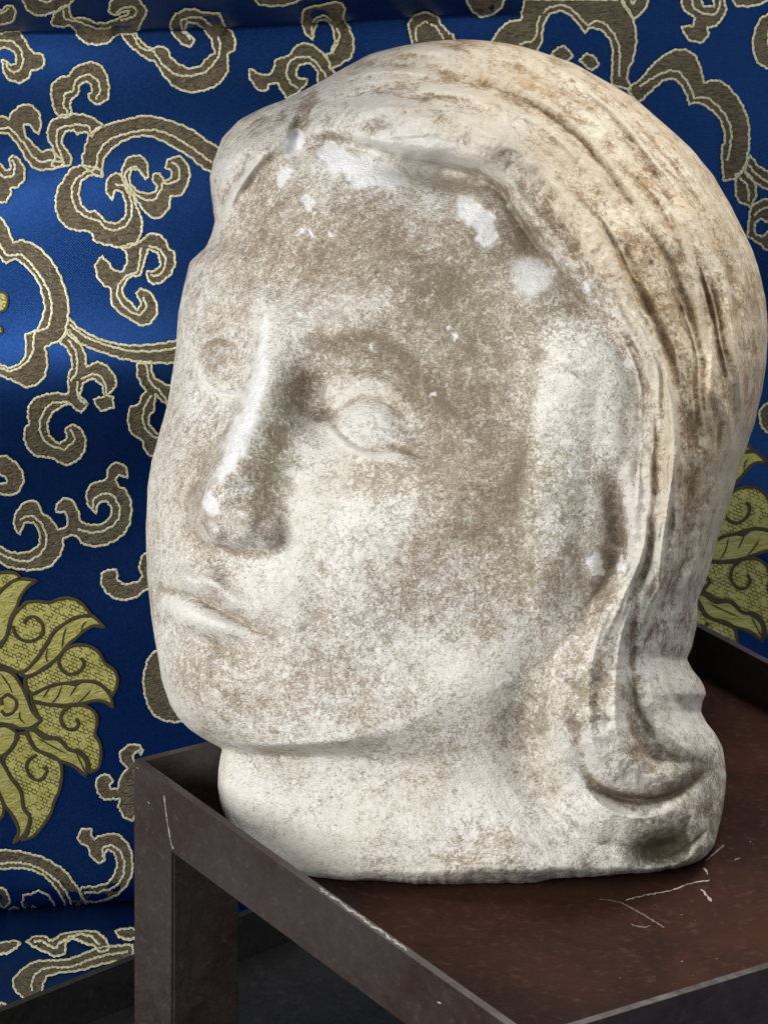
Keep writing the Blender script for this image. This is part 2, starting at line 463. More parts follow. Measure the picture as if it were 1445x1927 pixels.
S(Z3, [(-60,1440),(0,1480),(60,1540),(100,1530),(90,1440),(120,1400),(190,1460),(225,1550),(210,1640),(150,1695),(100,1700),(90,1770),(50,1825),(-60,1830)],
  [(-60,1520),(0,1570),(50,1600),(120,1590),(140,1520),(110,1440)])
S(T1, [(470,930),(480,850),(510,760),(580,715),(700,680),(820,655),(950,680),(1080,730),(1180,800),(1290,880),(1290,1010),(1170,960),(1080,890),(980,830),(850,770),(740,780),(650,830),(590,900),(580,1000),(545,990)],
  [(545,960),(560,870),(610,800),(700,760),(840,735),(960,760),(1080,830),(1200,920)])
S(T1, [(470,935),(400,960),(365,1015),(330,1070),(318,1150),(335,1230),(380,1285),(450,1305),(510,1310),(545,1365),(620,1385),(690,1400),(760,1385),(800,1320),(805,1250),(785,1190),(755,1110),(735,1060),(690,990),(640,985),(605,1030),(608,1090),(635,1130),(655,1075),(690,1085),(712,1150),(710,1220),(660,1262),(600,1250),(550,1200),(500,1195),(460,1150),(450,1080),(470,1020),(520,990),(580,1000),(575,960)],
  [(560,950),(480,980),(420,1030),(410,1110),(440,1190),(510,1235),(560,1250),(620,1300),(700,1285),(745,1220),(745,1140),(710,1060),(650,1040)])
S(T1, [(690,1000),(690,970),(720,900),(780,880),(830,915),(840,1000),(825,1015),(790,965),(750,955),(735,1010),(760,1065),(810,1090),(880,1090),(890,1050),(865,1020),(870,985),(905,980),(930,1025),(975,1005),(965,960),(935,945),(955,905),(1010,885),(1055,920),(1075,985),(1055,1060),(1020,1105),(965,1110),(960,1170),(920,1220),(880,1235),(830,1205),(795,1160),(760,1110),(720,1060)],
  [(820,1000),(770,940),(720,965),(710,1010),(745,1070),(800,1120),(870,1130),(910,1080),(920,1040),(990,1030),(1020,990),(1000,930),(970,920)])
S(T1, [(690,1395),(740,1380),(790,1370),(860,1320),(930,1350),(950,1395),(985,1430),(990,1500),(950,1570),(880,1605),(840,1580),(835,1535),(880,1530),(910,1490),(890,1430),(840,1410),(825,1450),(815,1500),(790,1555),(740,1565),(700,1620),(700,1670),(740,1710),(780,1755),(800,1710),(770,1660),(800,1635),(850,1655),(885,1710),(890,1770),(850,1830),(800,1840),(730,1800),(680,1770),(635,1710),(630,1640),(590,1610),(550,1560),(545,1490),(580,1450),(610,1480),(650,1530),(700,1535),(720,1480),(715,1430)],
  [(800,1400),(790,1480),(780,1540),(720,1560),(670,1620),(670,1680),(720,1750),(790,1785),(830,1740),(810,1680)], [(840,1390),(900,1410),(940,1470),(910,1550),(850,1560)])
S(T2, [(390,110),(450,170),(560,230),(700,265),(850,265),(1000,240),(1100,200),(1100,320),(1010,365),(850,365),(700,345),(560,300),(450,255),(370,190)],
  [(395,150),(480,215),(600,265),(750,300),(900,300),(1010,280)])
S(T2, [(340,250),(390,180),(440,240),(480,310),(490,390),(560,365),(620,400),(655,460),(650,510),(600,550),(640,560),(645,620),(570,640),(530,575),(590,560),(580,500),(530,460),(480,480),(455,550),(500,600),(460,650),(410,610),(380,600),(300,650),(270,720),(290,790),(340,825),(380,790),(370,740),(420,715),(470,760),(485,830),(460,900),(380,945),(290,905),(200,890),(150,830),(140,750),(165,710),(160,640),(200,570),(300,540),(390,545),(390,440),(410,380),(390,300)],
  [(385,235),(430,300),(440,380),(425,440),(400,470)], [(395,590),(290,600),(235,680),(230,760),(280,830),(370,860),(430,800),(400,740)], [(460,460),(540,430),(590,470),(605,540)], [(440,470),(440,550),(480,600)])
S(T1, [(-30,1205),(30,1260),(75,1370),(130,1360),(220,1400),(310,1500),(360,1610),(388,1720),(380,1840),(350,1916),(258,1960),(266,2085),(232,2155),(160,2190),(90,2160),(-30,2110),(-30,2045),(60,2080),(140,2025),(148,1890),(215,1860),(250,1770),(250,1700),(210,1580),(130,1490),(80,1460),(35,1490),(-30,1400)],
  [(-30,1320),(40,1440),(120,1440),(200,1520),(270,1630),(295,1740),(270,1850),(200,1885),(185,2000),(140,2060),(60,2100),(-30,2065)])
S(T2, [(780,370),(855,370),(870,440),(920,480),(990,510),(990,640),(930,590),(880,545),(870,640),(845,670),(850,720),(900,770),(990,800),(990,900),(850,890),(800,800),(750,770),(725,690),(740,620),(790,600),(800,560),(830,530),(780,440)],
  [(830,375),(850,470),(900,520),(950,590)], [(860,550),(820,620),(810,700),(850,770),(920,800)])
S(T2, [(-30,905),(30,895),(100,945),(135,1020),(100,1100),(30,1115),(-30,1095),(-30,1050),(40,1050),(30,1010),(-30,985)])
S(T2, [(-30,1480),(60,1525),(170,1540),(280,1520),(350,1440),(360,1360),(430,1345),(470,1390),(560,1405),(660,1370),(730,1290),(745,1190),(720,1100),(660,1050),(670,1000),(720,1020),(720,970),(670,935),(620,960),(600,1030),(530,1050),(495,1100),(500,1170),(545,1220),(560,1160),(610,1150),(635,1210),(600,1270),(540,1285),(465,1270),(440,1200),(410,1150),(370,1135),(325,1170),(320,1215),(370,1210),(385,1250),(370,1300),(330,1310),(295,1260),(235,1210),(220,1165),(170,1150),(120,1180),(85,1240),(85,1300),(115,1340),(140,1280),(190,1270),(225,1330),(220,1400),(160,1440),(60,1440),(-30,1385)],
  [(-30,1430),(60,1475),(160,1490),(240,1440),(265,1360),(230,1270),(170,1235),(115,1260)], [(440,1310),(540,1330),(640,1290),(680,1220),(650,1130),(590,1110),(535,1140),(530,1190)])
S(T2, [(590,1550),(660,1535),(668,1590),(700,1620),(770,1610),(810,1580),(790,1520),(820,1450),(900,1430),(900,1640),(830,1650),(780,1690),(700,1710),(630,1690),(580,1630),(575,1580)])
S(T3, [(720,190),(690,230),(670,310),(680,400),(710,470),(760,505),(820,515),(900,500),(850,300),(770,180)])
S(Z5, [(1210,130),(1215,80),(1260,50),(1275,95),(1300,50),(1250,5),(1170,10),(1100,60),(1090,130),(1160,220),(1100,290),(1070,390),(1010,410),(1000,370),(1020,330),(990,275),(910,285),(870,370),(920,480),(990,500),(1085,490),(1080,570),(1130,660),(1200,690),(1250,600),(1250,200)])
S(Z5, [(740,1290),(850,1290),(980,1250),(1040,1170),(1060,1060),(1030,980),(980,950),(945,1000),(955,1050),(890,1070),(830,1020),(795,920),(740,900),(710,840),(740,770),(830,765),(830,820),(860,860),(940,820),(1060,815),(1140,880),(1190,960),(1200,1150),(1160,1260),(1080,1350),(980,1400),(850,1430),(770,1410),(730,1360)],
  [(760,1340),(900,1335),(1040,1290),(1110,1200),(1130,1080),(1090,970),(1010,915),(940,930),(930,1020)])
S(Z5, [(-60,960),(80,960),(230,980),(400,1030),(580,1140),(690,1280),(770,1420),(800,1560),(805,1720),(720,1740),(640,1725),(625,1560),(570,1400),(460,1240),(330,1150),(170,1120),(-60,1130)],
  [(-60,1085),(150,1070),(330,1110),(500,1220),(600,1340),(650,1460),(690,1715)])
S(Z5, [(-60,1300),(30,1300),(85,1380),(80,1440),(40,1480),(-20,1430),(-60,1430)])
S(Z5, [(-60,1625),(60,1610),(125,1580),(110,1530),(75,1510),(130,1470),(190,1510),(205,1570),(190,1620),(200,1650),(280,1630),(345,1560),(335,1490),(300,1465),(270,1500),(235,1500),(205,1440),(215,1370),(290,1350),(350,1330),(440,1370),(490,1450),(500,1580),(470,1680),(390,1750),(250,1780),(140,1760),(60,1700),(-60,1650)])
# lower fold
S(Z5, [(245,1850),(310,1805),(390,1800),(480,1840),(560,1790),(700,1765),(850,1765),(950,1810),(1000,1880),(930,1920),(850,1870),(760,1850),(680,1825),(600,1850),(590,1930),(520,1960),(440,1930),(330,1890)],
  [(310,1840),(400,1850),(490,1890),(560,1850),(690,1795),(820,1800),(910,1860)], flat=True)
S(T3, [(65,1740),(100,1690),(170,1650),(320,1640),(460,1590),(620,1570),(620,1640),(500,1655),(380,1690),(270,1705),(215,1730),(190,1800),(130,1830),(80,1790)],
  [(150,1790),(160,1720),(220,1680),(330,1675),(470,1625),(600,1600)], flat=True)
S(T3, [(-30,1575),(60,1562),(100,1572),(50,1605),(-30,1620)], flat=True)
S(T3, [(540,1522),(600,1508),(650,1515),(640,1545),(600,1550),(560,1545)], flat=True)
S(T3, [(-30,1850),(10,1840),(40,1860),(10,1900),(-30,1900)], flat=True)
# upper middle and right
S(Z2, [(160,-30),(180,15),(260,30),(360,15),(450,-30)])
S(Z2, [(540,285),(565,265),(582,220),(570,140),(530,100),(490,115),(465,205),(430,170),(410,100),(430,45),(520,25),(600,10),(635,50),(625,95),(660,150),(680,220),(670,290),(620,330),(560,360)],
  [(465,185),(470,110),(520,75),(580,120),(605,190),(570,280)])
S(Z2, [(135,360),(160,365),(200,390),(250,380),(280,310),(340,290),(380,240),(440,225),(500,260),(545,310),(580,380),(640,420),(560,520),(500,480),(490,370),(450,330),(400,340),(380,380),(400,410),(440,410),(430,440),(380,490),(330,510),(280,430),(240,440),(230,470),(190,470),(140,410)],
  [(540,400),(480,320),(430,295),(360,310),(330,370),(350,430),(390,460)])
S(Z2, [(970,150),(980,100),(1040,65),(1110,85),(1150,140),(1200,190),(1230,260),(1000,280)], [(1010,215),(1005,150),(1050,110),(1110,140),(1150,200)])
S(Z2, [(1265,-30),(1290,40),(1350,85),(1440,50),(1480,-30)])
S(Z1, [(40,290),(60,220),(110,140),(150,110),(210,100),(225,20),(245,-50),(690,-50),(720,20),(770,100),(785,200),(770,290),(740,370),(760,450),(660,420),(665,330),(665,230),(640,180),(600,145),(545,140),(530,165),(500,120),(460,80),(410,55),(350,75),(320,140),(305,230),(220,320)],
  [(200,220),(280,190),(300,90),(350,40),(420,25),(480,60),(540,125),(600,105),(660,150),(700,230),(700,380)])
S(Z1, [(690,-40),(740,40),(775,95),(830,40),(855,-40)], [(740,-30),(770,20),(790,-20)])
S(Z1, [(360,270),(400,235),(430,232),(470,280),(420,320)])
S(Z1, [(500,300),(540,265),(570,280),(600,320),(560,350)])
S(Z1, [(740,440),(810,390),(860,330),(930,270),(1000,245),(1070,270),(1105,340),(1120,410),(1190,400),(1260,450),(1310,520),(1345,620),(1345,720),(1330,810),(1290,880),(1220,900),(1210,760),(1225,690),(1205,600),(1150,540),(1090,510),(1050,520),(1025,450),(980,395),(920,400),(850,460),(790,520)],
  [(800,430),(880,380),(960,350),(1010,370),(1050,430),(1075,490),(1140,490),(1210,550),(1255,640),(1250,740),(1235,800)])
S(Z1, [(1010,-40),(1020,40),(1080,90),(1065,130),(1010,130),(1040,190),(1100,210),(1140,180),(1140,135),(1185,125),(1230,50),(1210,-40),(1175,-40),(1170,30),(1120,30),(1095,-40)],
  [(1055,-40),(1075,40),(1140,70),(1185,60),(1205,0)])
S(Z1, [(1520,50),(1420,80),(1380,140),(1365,220),(1385,300),(1430,335),(1520,330)], [(1520,120),(1450,150),(1440,220),(1520,260)])
S(Z1, [(1250,-40),(1280,20),(1340,30),(1420,10),(1470,-40)])
S(R5, [(712,800),(760,860),(870,930),(870,1010),(750,950),(690,890)], [(700,850),(760,910),(860,975)])
S(R5, [(640,900),(690,880),(735,940),(745,1010),(720,1070),(650,1030)], [(660,920),(700,960),(710,1040)])
S(R5, [(720,1080),(770,1040),(870,1020),(870,1120),(810,1150),(770,1130),(740,1160),(745,1210),(780,1225),(810,1200),(870,1210),(870,1300),(800,1290),(760,1260),(700,1220)],
  [(735,1115),(780,1080),(870,1070)])
S(R6, [(870,155),(810,160),(770,190),(765,240),(790,300),(870,330)], [(870,200),(830,215),(830,260),(870,280)])

_all = list(SCROLLS); _rep = SCROLLS[4:13]                       # the repeat of the weave carries on behind the head
for dx, dy in ((420, 170), (760, 360), (430, 640)):
    for tr, out, inner, flat in _rep:
        SCROLLS.append((lambda P, tr=tr, dx=dx, dy=dy: tr(P)+np.array([dx, dy]), out, inner, flat))
def _mirror(tr, sx, ox, sy, oy): return lambda P: tr(P)*np.array([sx, sy])+np.array([ox, oy])
for tr, out, inner, flat in _all:          # brocade repeats are mirrored; carry them on past the picture's edges
    q = tr(np.array(out, float)).mean(0)
    if flat: continue
    if q[0] < 340: SCROLLS.append((_mirror(tr, -1, -26, 1, 0), out, inner, flat))
    if q[0] > 1000: SCROLLS.append((_mirror(tr, -1, 2*1472, 1, 0), out, inner, flat))
    if q[1] < 620 and q[1] > 20: SCROLLS.append((_mirror(tr, 1, 0, -1, -20), out, inner, flat))
random.seed(11)
for k, (tr, out, inner, flat) in enumerate(SCROLLS):
    c = smooth_curve(tr(out), True, 3.0)
    lift = .00025+.00003*(k % 9)
    par = low if flat else cloth
    f = fill_mesh('scroll', [c], M_BAND, par, lift, flat)
    ribbon_mesh('cord', [(c, True)]+[(smooth_curve(tr(i), False, 3.0), False) for i in inner], M_CORD, par if flat else f, 4.3, lift+.00022, flat, crown=.00022)

# flowers: (kind, outline) in the left flower's own tracing units
FL_PET = [
 [(-40,90),(60,75),(150,90),(185,130),(100,165),(20,230),(-40,310)],
 [(200,385),(240,350),(340,340),(450,350),(530,320),(640,310),(740,360),(830,470),(700,480),(600,530),(500,600),(420,720),(350,830),(250,950),(170,980),(60,940),(-40,900),(-40,770),(60,650),(100,510),(130,450)],
 [(240,1030),(330,990),(440,920),(530,840),(600,770),(700,735),(820,750),(900,810),(950,900),(1030,960),(1065,1040),(1050,1130),(1010,1200),(940,1120),(850,1070),(740,1060),(620,1080),(520,1090),(420,1120),(320,1170),(270,1180),(230,1100)],
 [(290,1250),(400,1270),(550,1290),(700,1280),(780,1290),(860,1350),(880,1430),(860,1540),(900,1620),(915,1720),(890,1850),(810,1890),(790,1780),(720,1700),(620,1680),(540,1590),(420,1560),(340,1510),(300,1480),(370,1420),(330,1350)],
 [(150,1540),(230,1530),(280,1620),(330,1690),(480,1740),(545,1800),(560,1900),(540,2040),(490,2160),(460,2260),(390,2370),(300,2470),(200,2505),(250,2430),(270,2300),(210,2200),(190,2060),(100,1930),(30,1800),(60,1720),(130,1640)],
 [(-40,2060),(10,2120),(35,2200),(20,2290),(-40,2340)]]
FL_LEAF = [
 [(-40,300),(30,225),(100,165),(200,135),(340,155),(260,200),(190,290),(150,390),(90,510),(60,650),(0,750),(-40,760)],
 [(180,1000),(260,940),(360,830),(430,720),(500,610),(600,530),(700,485),(830,470),(945,575),(850,560),(770,600),(700,660),(600,750),(530,840),(430,920),(320,990),(240,1020)],
 [(280,1190),(400,1130),(520,1090),(620,1080),(680,1095),(750,1065),(850,1070),(940,1120),(1000,1200),(1020,1300),(960,1255),(870,1240),(700,1270),(550,1280),(400,1265),(290,1240)],
 [(240,1510),(310,1510),(400,1580),(520,1590),(620,1680),(700,1710),(780,1790),(775,1925),(680,1840),(560,1790),(460,1750),(330,1680),(280,1600)],
 [(-40,1720),(20,1800),(100,1940),(190,2070),(210,2210),(265,2290),(240,2420),(180,2490),(125,2525),(170,2430),(150,2350),(100,2260),(40,2190),(-10,2070),(-40,2050)],
 [(-40,960),(40,960),(130,1010),(190,1100),(240,1200),(280,1310),(330,1380),(370,1420),(290,1480),(180,1490),(100,1460),(-40,1440)],
 [(-40,1470),(60,1470),(130,1510),(160,1560),(120,1640),(50,1720),(-40,1760)]]
FL_SPIRAL = [[(215,540),(250,490),(310,480),(370,530),(390,590),(360,660),(280,700),(200,690),(140,640),(115,560)],
 [(730,850),(760,900),(720,970),(640,1000),(570,970),(530,890),(560,800)],
 [(690,1400),(710,1450),(670,1500),(600,1490),(550,1420),(570,1340),(640,1290)],
 [(400,1838),(425,1870),(390,1940),(340,1960),(280,1930),(240,1850),(260,1780),(330,1730)],
 [(20,1280),(10,1220),(70,1180),(140,1230),(150,1290),(110,1350),(50,1370),(10,1330)]]
FL_VEIN = [[(600,570),(575,650),(560,770)],[(780,520),(745,560),(735,610)],[(430,760),(415,840),(430,890)],[(450,1120),(390,1210)],[(560,1100),(520,1200),(460,1270)],
 [(700,1090),(630,1200)],[(820,1140),(770,1200),(700,1260)],[(0,990),(80,1100),(110,1170)],[(180,1330),(180,1400),(230,1450)],[(330,1570),(450,1640),(600,1720)],[(690,1720),(730,1800),(770,1890)]]
def flower(tr):
    PE = [smooth_curve(tr(p), True, 4) for p in FL_PET]; LE = [smooth_curve(tr(p), True, 4) for p in FL_LEAF]
    lines = [(c, True) for c in PE+LE]+[(smooth_curve(tr(p), False, 3), False) for p in FL_SPIRAL]
    root = ribbon_mesh('flower', lines, M_LINE, cloth, 6.4, .00075, stitch=False, crown=.0002)
    for i, c in enumerate(PE): fill_mesh('petal', [c], M_PETAL, root, .00030+.00004*i)
    for i, c in enumerate(LE): fill_mesh('leaf', [c], M_LEAF, root, .00055+.00002*i)
    ribbon_mesh('vein', [(smooth_curve(tr(p), False, 3), False) for p in FL_VEIN], M_LINE, root, 2.6, .00085, stitch=False, taper=True, crown=.0001)
flower(Z4)
flower(lambda P: Z4(np.asarray(P, float)*np.array([-1, 1])+np.array([-84, 0])))
_a = Z4(np.array([(650,910),(640,1430),(945,575),(775,1905),(1020,1300)]))
_b = np.array([(1392,958),(1388,1087),(1439,876),(1433,1207),(1478,1040)])
_A = np.linalg.lstsq(np.hstack([_a, np.ones((5, 1))]), _b, rcond=None)[0]
flower(lambda P: np.hstack([Z4(P), np.ones((len(P), 1))]) @ _A)
flower(lambda P: np.hstack([Z4(np.asarray(P, float)*np.array([-1, 1])+np.array([-84, 0])), np.ones((len(P), 1))]) @ _A)
for c in ([(-25,1650),(30,1660),(45,1700),(30,1750),(-25,1775)], [(-25,1840),(10,1850),(15,1880),(-25,1900)]):
    cc = smooth_curve(T1(c), True, 3)
    f = fill_mesh('petal', [cc], M_PETAL, cloth, .0003)
    ribbon_mesh('outline', [(cc, True)], M_LINE, f, 5, .0005, stitch=False)

# ------------------------------------------------------------------ the two metal tray tables
def box_mesh(bm_V, bm_F, o, ex, ey, ez, b=.0006):
    """chamfered box: corner o, edge vectors ex, ey, ez"""
    ex, ey, ez = map(np.asarray, (ex, ey, ez))
    n = len(bm_V)
    L = [np.linalg.norm(e) for e in (ex, ey, ez)]; f = [min(.45, b/l) for l in L]
    idx = {}
    for i in (0, 1):
        for j in (0, 1):
            for k in (0, 1):
                for a in range(3):
                    t = [i, j, k]
                    t = [(f[q] if t[q] == 0 else 1-f[q]) if q != a else float(t[q]) for q in range(3)]
                    idx[(i, j, k, a)] = len(bm_V)
                    bm_V.append(o+ex*t[0]+ey*t[1]+ez*t[2])
    F = []
    for a in range(3):
        p, q = [(1, 2), (0, 2), (0, 1)][a]
        for s in (0, 1):
            loop = []
            for (x, y) in ((0, 0), (1, 0), (1, 1), (0, 1)):
                c = [0, 0, 0]; c[a] = s; c[p] = x; c[q] = y
                loop.append(idx[(*c, a)])
            F.append(loop)
        # edges along axis a
        for x in (0, 1):
            for y in (0, 1):
                c0 = [0, 0, 0]; c1 = [0, 0, 0]; c1[a] = 1
                for c in (c0, c1): c[p] = x; c[q] = y
                F.append([idx[(*c0, p)], idx[(*c1, p)], idx[(*c1, q)], idx[(*c0, q)]])
    for i in (0, 1):
        for j in (0, 1):
            for k in (0, 1): F.append([idx[(i, j, k, a)] for a in range(3)])
    ctr = o+(ex+ey+ez)/2
    for f_ in F:
        P = np.array([bm_V[i] for i in f_]); nn = np.cross(P[1]-P[0], P[2]-P[0])
        if nn @ (P.mean(0)-ctr) < 0: f_ = f_[::-1]
        bm_F.append(f_)
def box(name, parent, mat, org, o, ex, ey, ez, b=.0006):
    V = []; F = []; box_mesh(V, F, np.asarray(o, float)-org, ex, ey, ez, b)
    return new_mesh(name, V, F, mat, False, parent)

TA = np.array([-0.08556491, 1.18671301, -0.53810567])+CAM      # far left top corner of the tray
YAW = 0.59254877
D1 = np.array([math.cos(YAW), math.sin(YAW), 0]); D2 = np.array([math.sin(YAW), -math.cos(YAW), 0]); UP = np.array([0, 0, 1.])
LA, LB = .25011, .23772
FLOOR_Z = TA[2]-.018
LOW_FLOOR = TA[2]-.140

_f = new_mesh('floor', [(-4, -3, -.75), (4, -3, -.75), (4, 5, -.75), (-4, 5, -.75)], [(0, 1, 2, 3)], mat_plain('dark_floor', (.14, .13, .12), (.18, .17, .16), .6, 3))  # unseen room floor, added to cut ambient light from below
_f['kind'] = 'structure'
LEG = .0275
def post(root, mat, org, c, ex, ey, zlo, zmid, ztop):
    """corner post: square below the tray, continued up as a thin angle that closes the rim"""
    g, t = LEG, .0030
    bm = bmesh.new()
    q = [(0, 0), (g, 0), (g, t), (t, t), (t, g), (0, g)]; sq = q+[(g, g)]
    P = lambda x, y, z: Vector(c+ex*x+ey*y+UP*z-org)
    lo = [bm.verts.new(P(x, y, zlo)) for x, y in ((0, 0), (g, 0), (g, g), (0, g))]
    mi = [bm.verts.new(P(x, y, zmid)) for x, y in sq]
    hi = [bm.verts.new(P(x, y, ztop)) for x, y in q]
    F = bm.faces.new
    F(lo[::-1]); F((lo[0], lo[1], mi[1], mi[0])); F((lo[1], lo[2], mi[6], mi[2], mi[1])); F((lo[2], lo[3], mi[5], mi[6])); F((lo[3], lo[0], mi[0], mi[5]))
    F((mi[2], mi[6], mi[5], mi[4], mi[3]))
    for i in range(6):
        a, b2 = i, (i+1) % 6
        F((mi[a], mi[b2], hi[b2], hi[a]))
    F(hi)
    bmesh.ops.recalc_face_normals(bm, faces=bm.faces)
    bmesh.ops.bevel(bm, geom=[e for e in bm.edges if len(e.link_faces) == 2 and e.calc_face_angle() > .5 and abs((e.verts[0].co-e.verts[1].co).normalized().z) > .5 and (max(e.verts[0].co.z, e.verts[1].co.z)+org[2] < zmid+.0005 or all((v.co-P(0, 0, v.co.z+org[2])).length < .0005 for v in e.verts))], offset=.0009, segments=2, affect='EDGES')
    me = bpy.data.meshes.new('leg'); bm.to_mesh(me); bm.free(); me.materials.append(mat)
    o = bpy.data.objects.new('leg', me); COL.objects.link(o); o.parent = root
    return o
def tray(name, org, dx, dy, lx, ly, ztop, h, floor_drop, mat, fmat, label, cat):
    root = empty(name, org, label, cat)
    org = np.asarray(org, float); c = np.array([org[0], org[1], 0])
    t = .0030
    z0 = ztop-h
    P = lambda x, y, z: c+dx*x+dy*y+UP*z
    g = LEG
    # rim boards between the corner posts
    box('rim', root, mat, org, P(0, g, z0), dx*t, dy*(ly-2*g), UP*h, .00006)
    box('rim', root, mat, org, P(lx-t, g, z0), dx*t, dy*(ly-2*g), UP*h, .00006)
    box('rim', root, mat, org, P(g, 0, z0), dx*(lx-2*g), dy*t, UP*h, .00006)
    box('rim', root, mat, org, P(g, ly-t, z0), dx*(lx-2*g), dy*t, UP*h, .00006)
    fl = box('tray_floor', root, fmat, org, P(t, t, ztop-floor_drop-.003), dx*(lx-2*t), dy*(ly-2*t), UP*.003, .0002)
    return root, P, fl
stand, PT, stand_floor = tray('tray_stand', (TA[0], TA[1], TA[2]), D1, D2, LA, LB, TA[2], .0245, .018, M_BRONZE, M_FLOOR,
    'dark brown metal tray stand with square legs and scratched rim holding the marble head', 'stand')
so = np.array(stand.location)
for (x, y, sx, sy) in ((0, 0, 1, 1), (LA, 0, -1, 1), (0, LB, 1, -1), (LA, LB, -1, -1)):
    post(stand, M_BRONZE, so, PT(x, y, 0), D1*sx, D2*sy, LOW_FLOOR+.0004, TA[2]-.0245, TA[2])

# lower, larger tray under it
_P = at_z(240, 1895, LOW_FLOOR); _Q = at_z(0, 1993, LOW_FLOOR)
E1 = (_P-_Q)/np.linalg.norm(_P-_Q); E2 = np.array([E1[1], -E1[0], 0])
LT = _P-E1*.20
LT = np.array([LT[0], LT[1], LOW_FLOOR+.0195])
lower, PL, lfl = tray('tray_stand', LT-E2*.003, E1, E2, .40, .40, LOW_FLOOR+.0195, .026, .0195, M_BLACK, M_BLACK,
    'lower black metal tray stand that the smaller brown stand is set in', 'stand')
lo = np.array(lower.location)
for (x, y, sx, sy) in ((0, 0, 1, 1), (.40, 0, -1, 1), (0, .40, 1, -1), (.40, .40, -1, -1)):
    post(lower, M_BLACK, lo, PL(x, y, 0), E1*sx, E2*sy, .0035, LOW_FLOOR+.0195-.026, LOW_FLOOR+.0195)

def strip(name, P, w, nrm, mat, parent, org, h=.00015):
    """thin raised scratch along 3-D points P lying on a face with normal nrm"""
    P = np.asarray(P, float); V = []; F = []; n = len(P)
    d = np.gradient(P, axis=0); d /= np.linalg.norm(d, axis=1)[:, None]
    s = np.cross(nrm, d)
    rr = np.random.default_rng(len(name)+n)
    ww = w*(.55+.9*rr.random(n)); ww[0] *= .3; ww[-1] *= .3
    for k, l_ in ((-.5, .00004), (0, h), (.5, .00004)): V += (P+s*(ww*k)[:, None]+nrm*l_-org).tolist()
    for i in range(n-1):
        for j in (0, 1): F.append([j*n+i, j*n+i+1, (j+1)*n+i+1, (j+1)*n+i])
    return new_mesh(name, V, F, mat, True, parent)
def floor_line(P, w, mat):
    c = smooth_curve(np.array(P, float), False, 4)
    c = c+np.random.default_rng(int(P[0][0])).normal(0, .7, c.shape)
    strip('scratch', at_z(c[:, 0], c[:, 1], FLOOR_Z), w, UP, mat, stand, so)
floor_line([(1176,1694),(1215,1684),(1262,1676),(1300,1662),(1335,1656)], .00055, M_CHIP)
floor_line([(1324,1633),(1329,1640),(1331,1646)], .0007, M_CHIP)
floor_line([(1318,1672),(1328,1684),(1338,1698)], .0009, M_CHIP)
floor_line([(1128,1692),(1165,1698),(1215,1724),(1250,1746)], .0006, M_DUST)
floor_line([(1185,1738),(1200,1744),(1222,1743)], .0005, M_DUST)
floor_line([(1380,1619),(1393,1615)], .0008, M_DUST)
floor_line([(1325,1622),(1345,1604),(1362,1590)], .0006, M_DUST)
def side_pt(px, py, off=0.0):               # on the outer face of the left side (normal -D1)
    px = np.asarray(px, float); r = ray(px, py)
    t = ((TA-CAM) @ D1-off)/(r @ D1); return CAM+r*t[..., None]
def side_line(P, w, mat):
    c = smooth_curve(np.array(P, float), False, 4)
    strip('scratch', side_pt(c[:, 0], c[:, 1], .00002), w, -D1, mat, stand, so)
side_line([(309,1496),(313,1530),(318,1562),(323,1588),(327,1598)], .0008, M_CHIP)
side_line([(279,1509),(282,1513)], .0012, M_CHIP)
side_line([(823,1886),(830,1888)], .0009, M_CHIP)
side_line([(258,1444),(261,1447)], .0010, M_CHIP)
_rr = random.Random(4)
for k in range(26):                          # chipped paint along the inner lip of the left rim
    q = .50+.20*k/26+_rr.uniform(-.003, .003); l_ = _rr.uniform(.003, .008)*(1 if k % 4 else 1.8)/LB*.6
    yy = np.linspace(q, q+l_, 4)*LB
    Pn = np.array([PT(.0014+.0006*math.sin(i*2.+k)+.0004*_rr.random(), y, TA[2]) for i, y in enumerate(yy)])
    strip('chip', Pn, _rr.uniform(.0004, .0009), UP, M_CHIP, stand, so, .0003)
V = []; F = []
for k in range(70):                          # dust specks on the tray floor
    x, y = _rr.uniform(.06, LA-.01), _rr.uniform(.03, LB-.01); r_ = _rr.uniform(.0001, .0003)
    c = PT(x, y, FLOOR_Z)-so; b = len(V)
    for a in range(5): V.append(c+D1*r_*math.cos(a*1.2566)*_rr.uniform(.6, 1.3)+D2*r_*math.sin(a*1.2566)+UP*.00004)
    V.append(c+UP*r_*.7)
    F += [[b+a, b+(a+1) % 5, b+5] for a in range(5)]
d_ = new_mesh('dust', V, F, M_CHIP, False, stand); d_['kind'] = 'stuff'

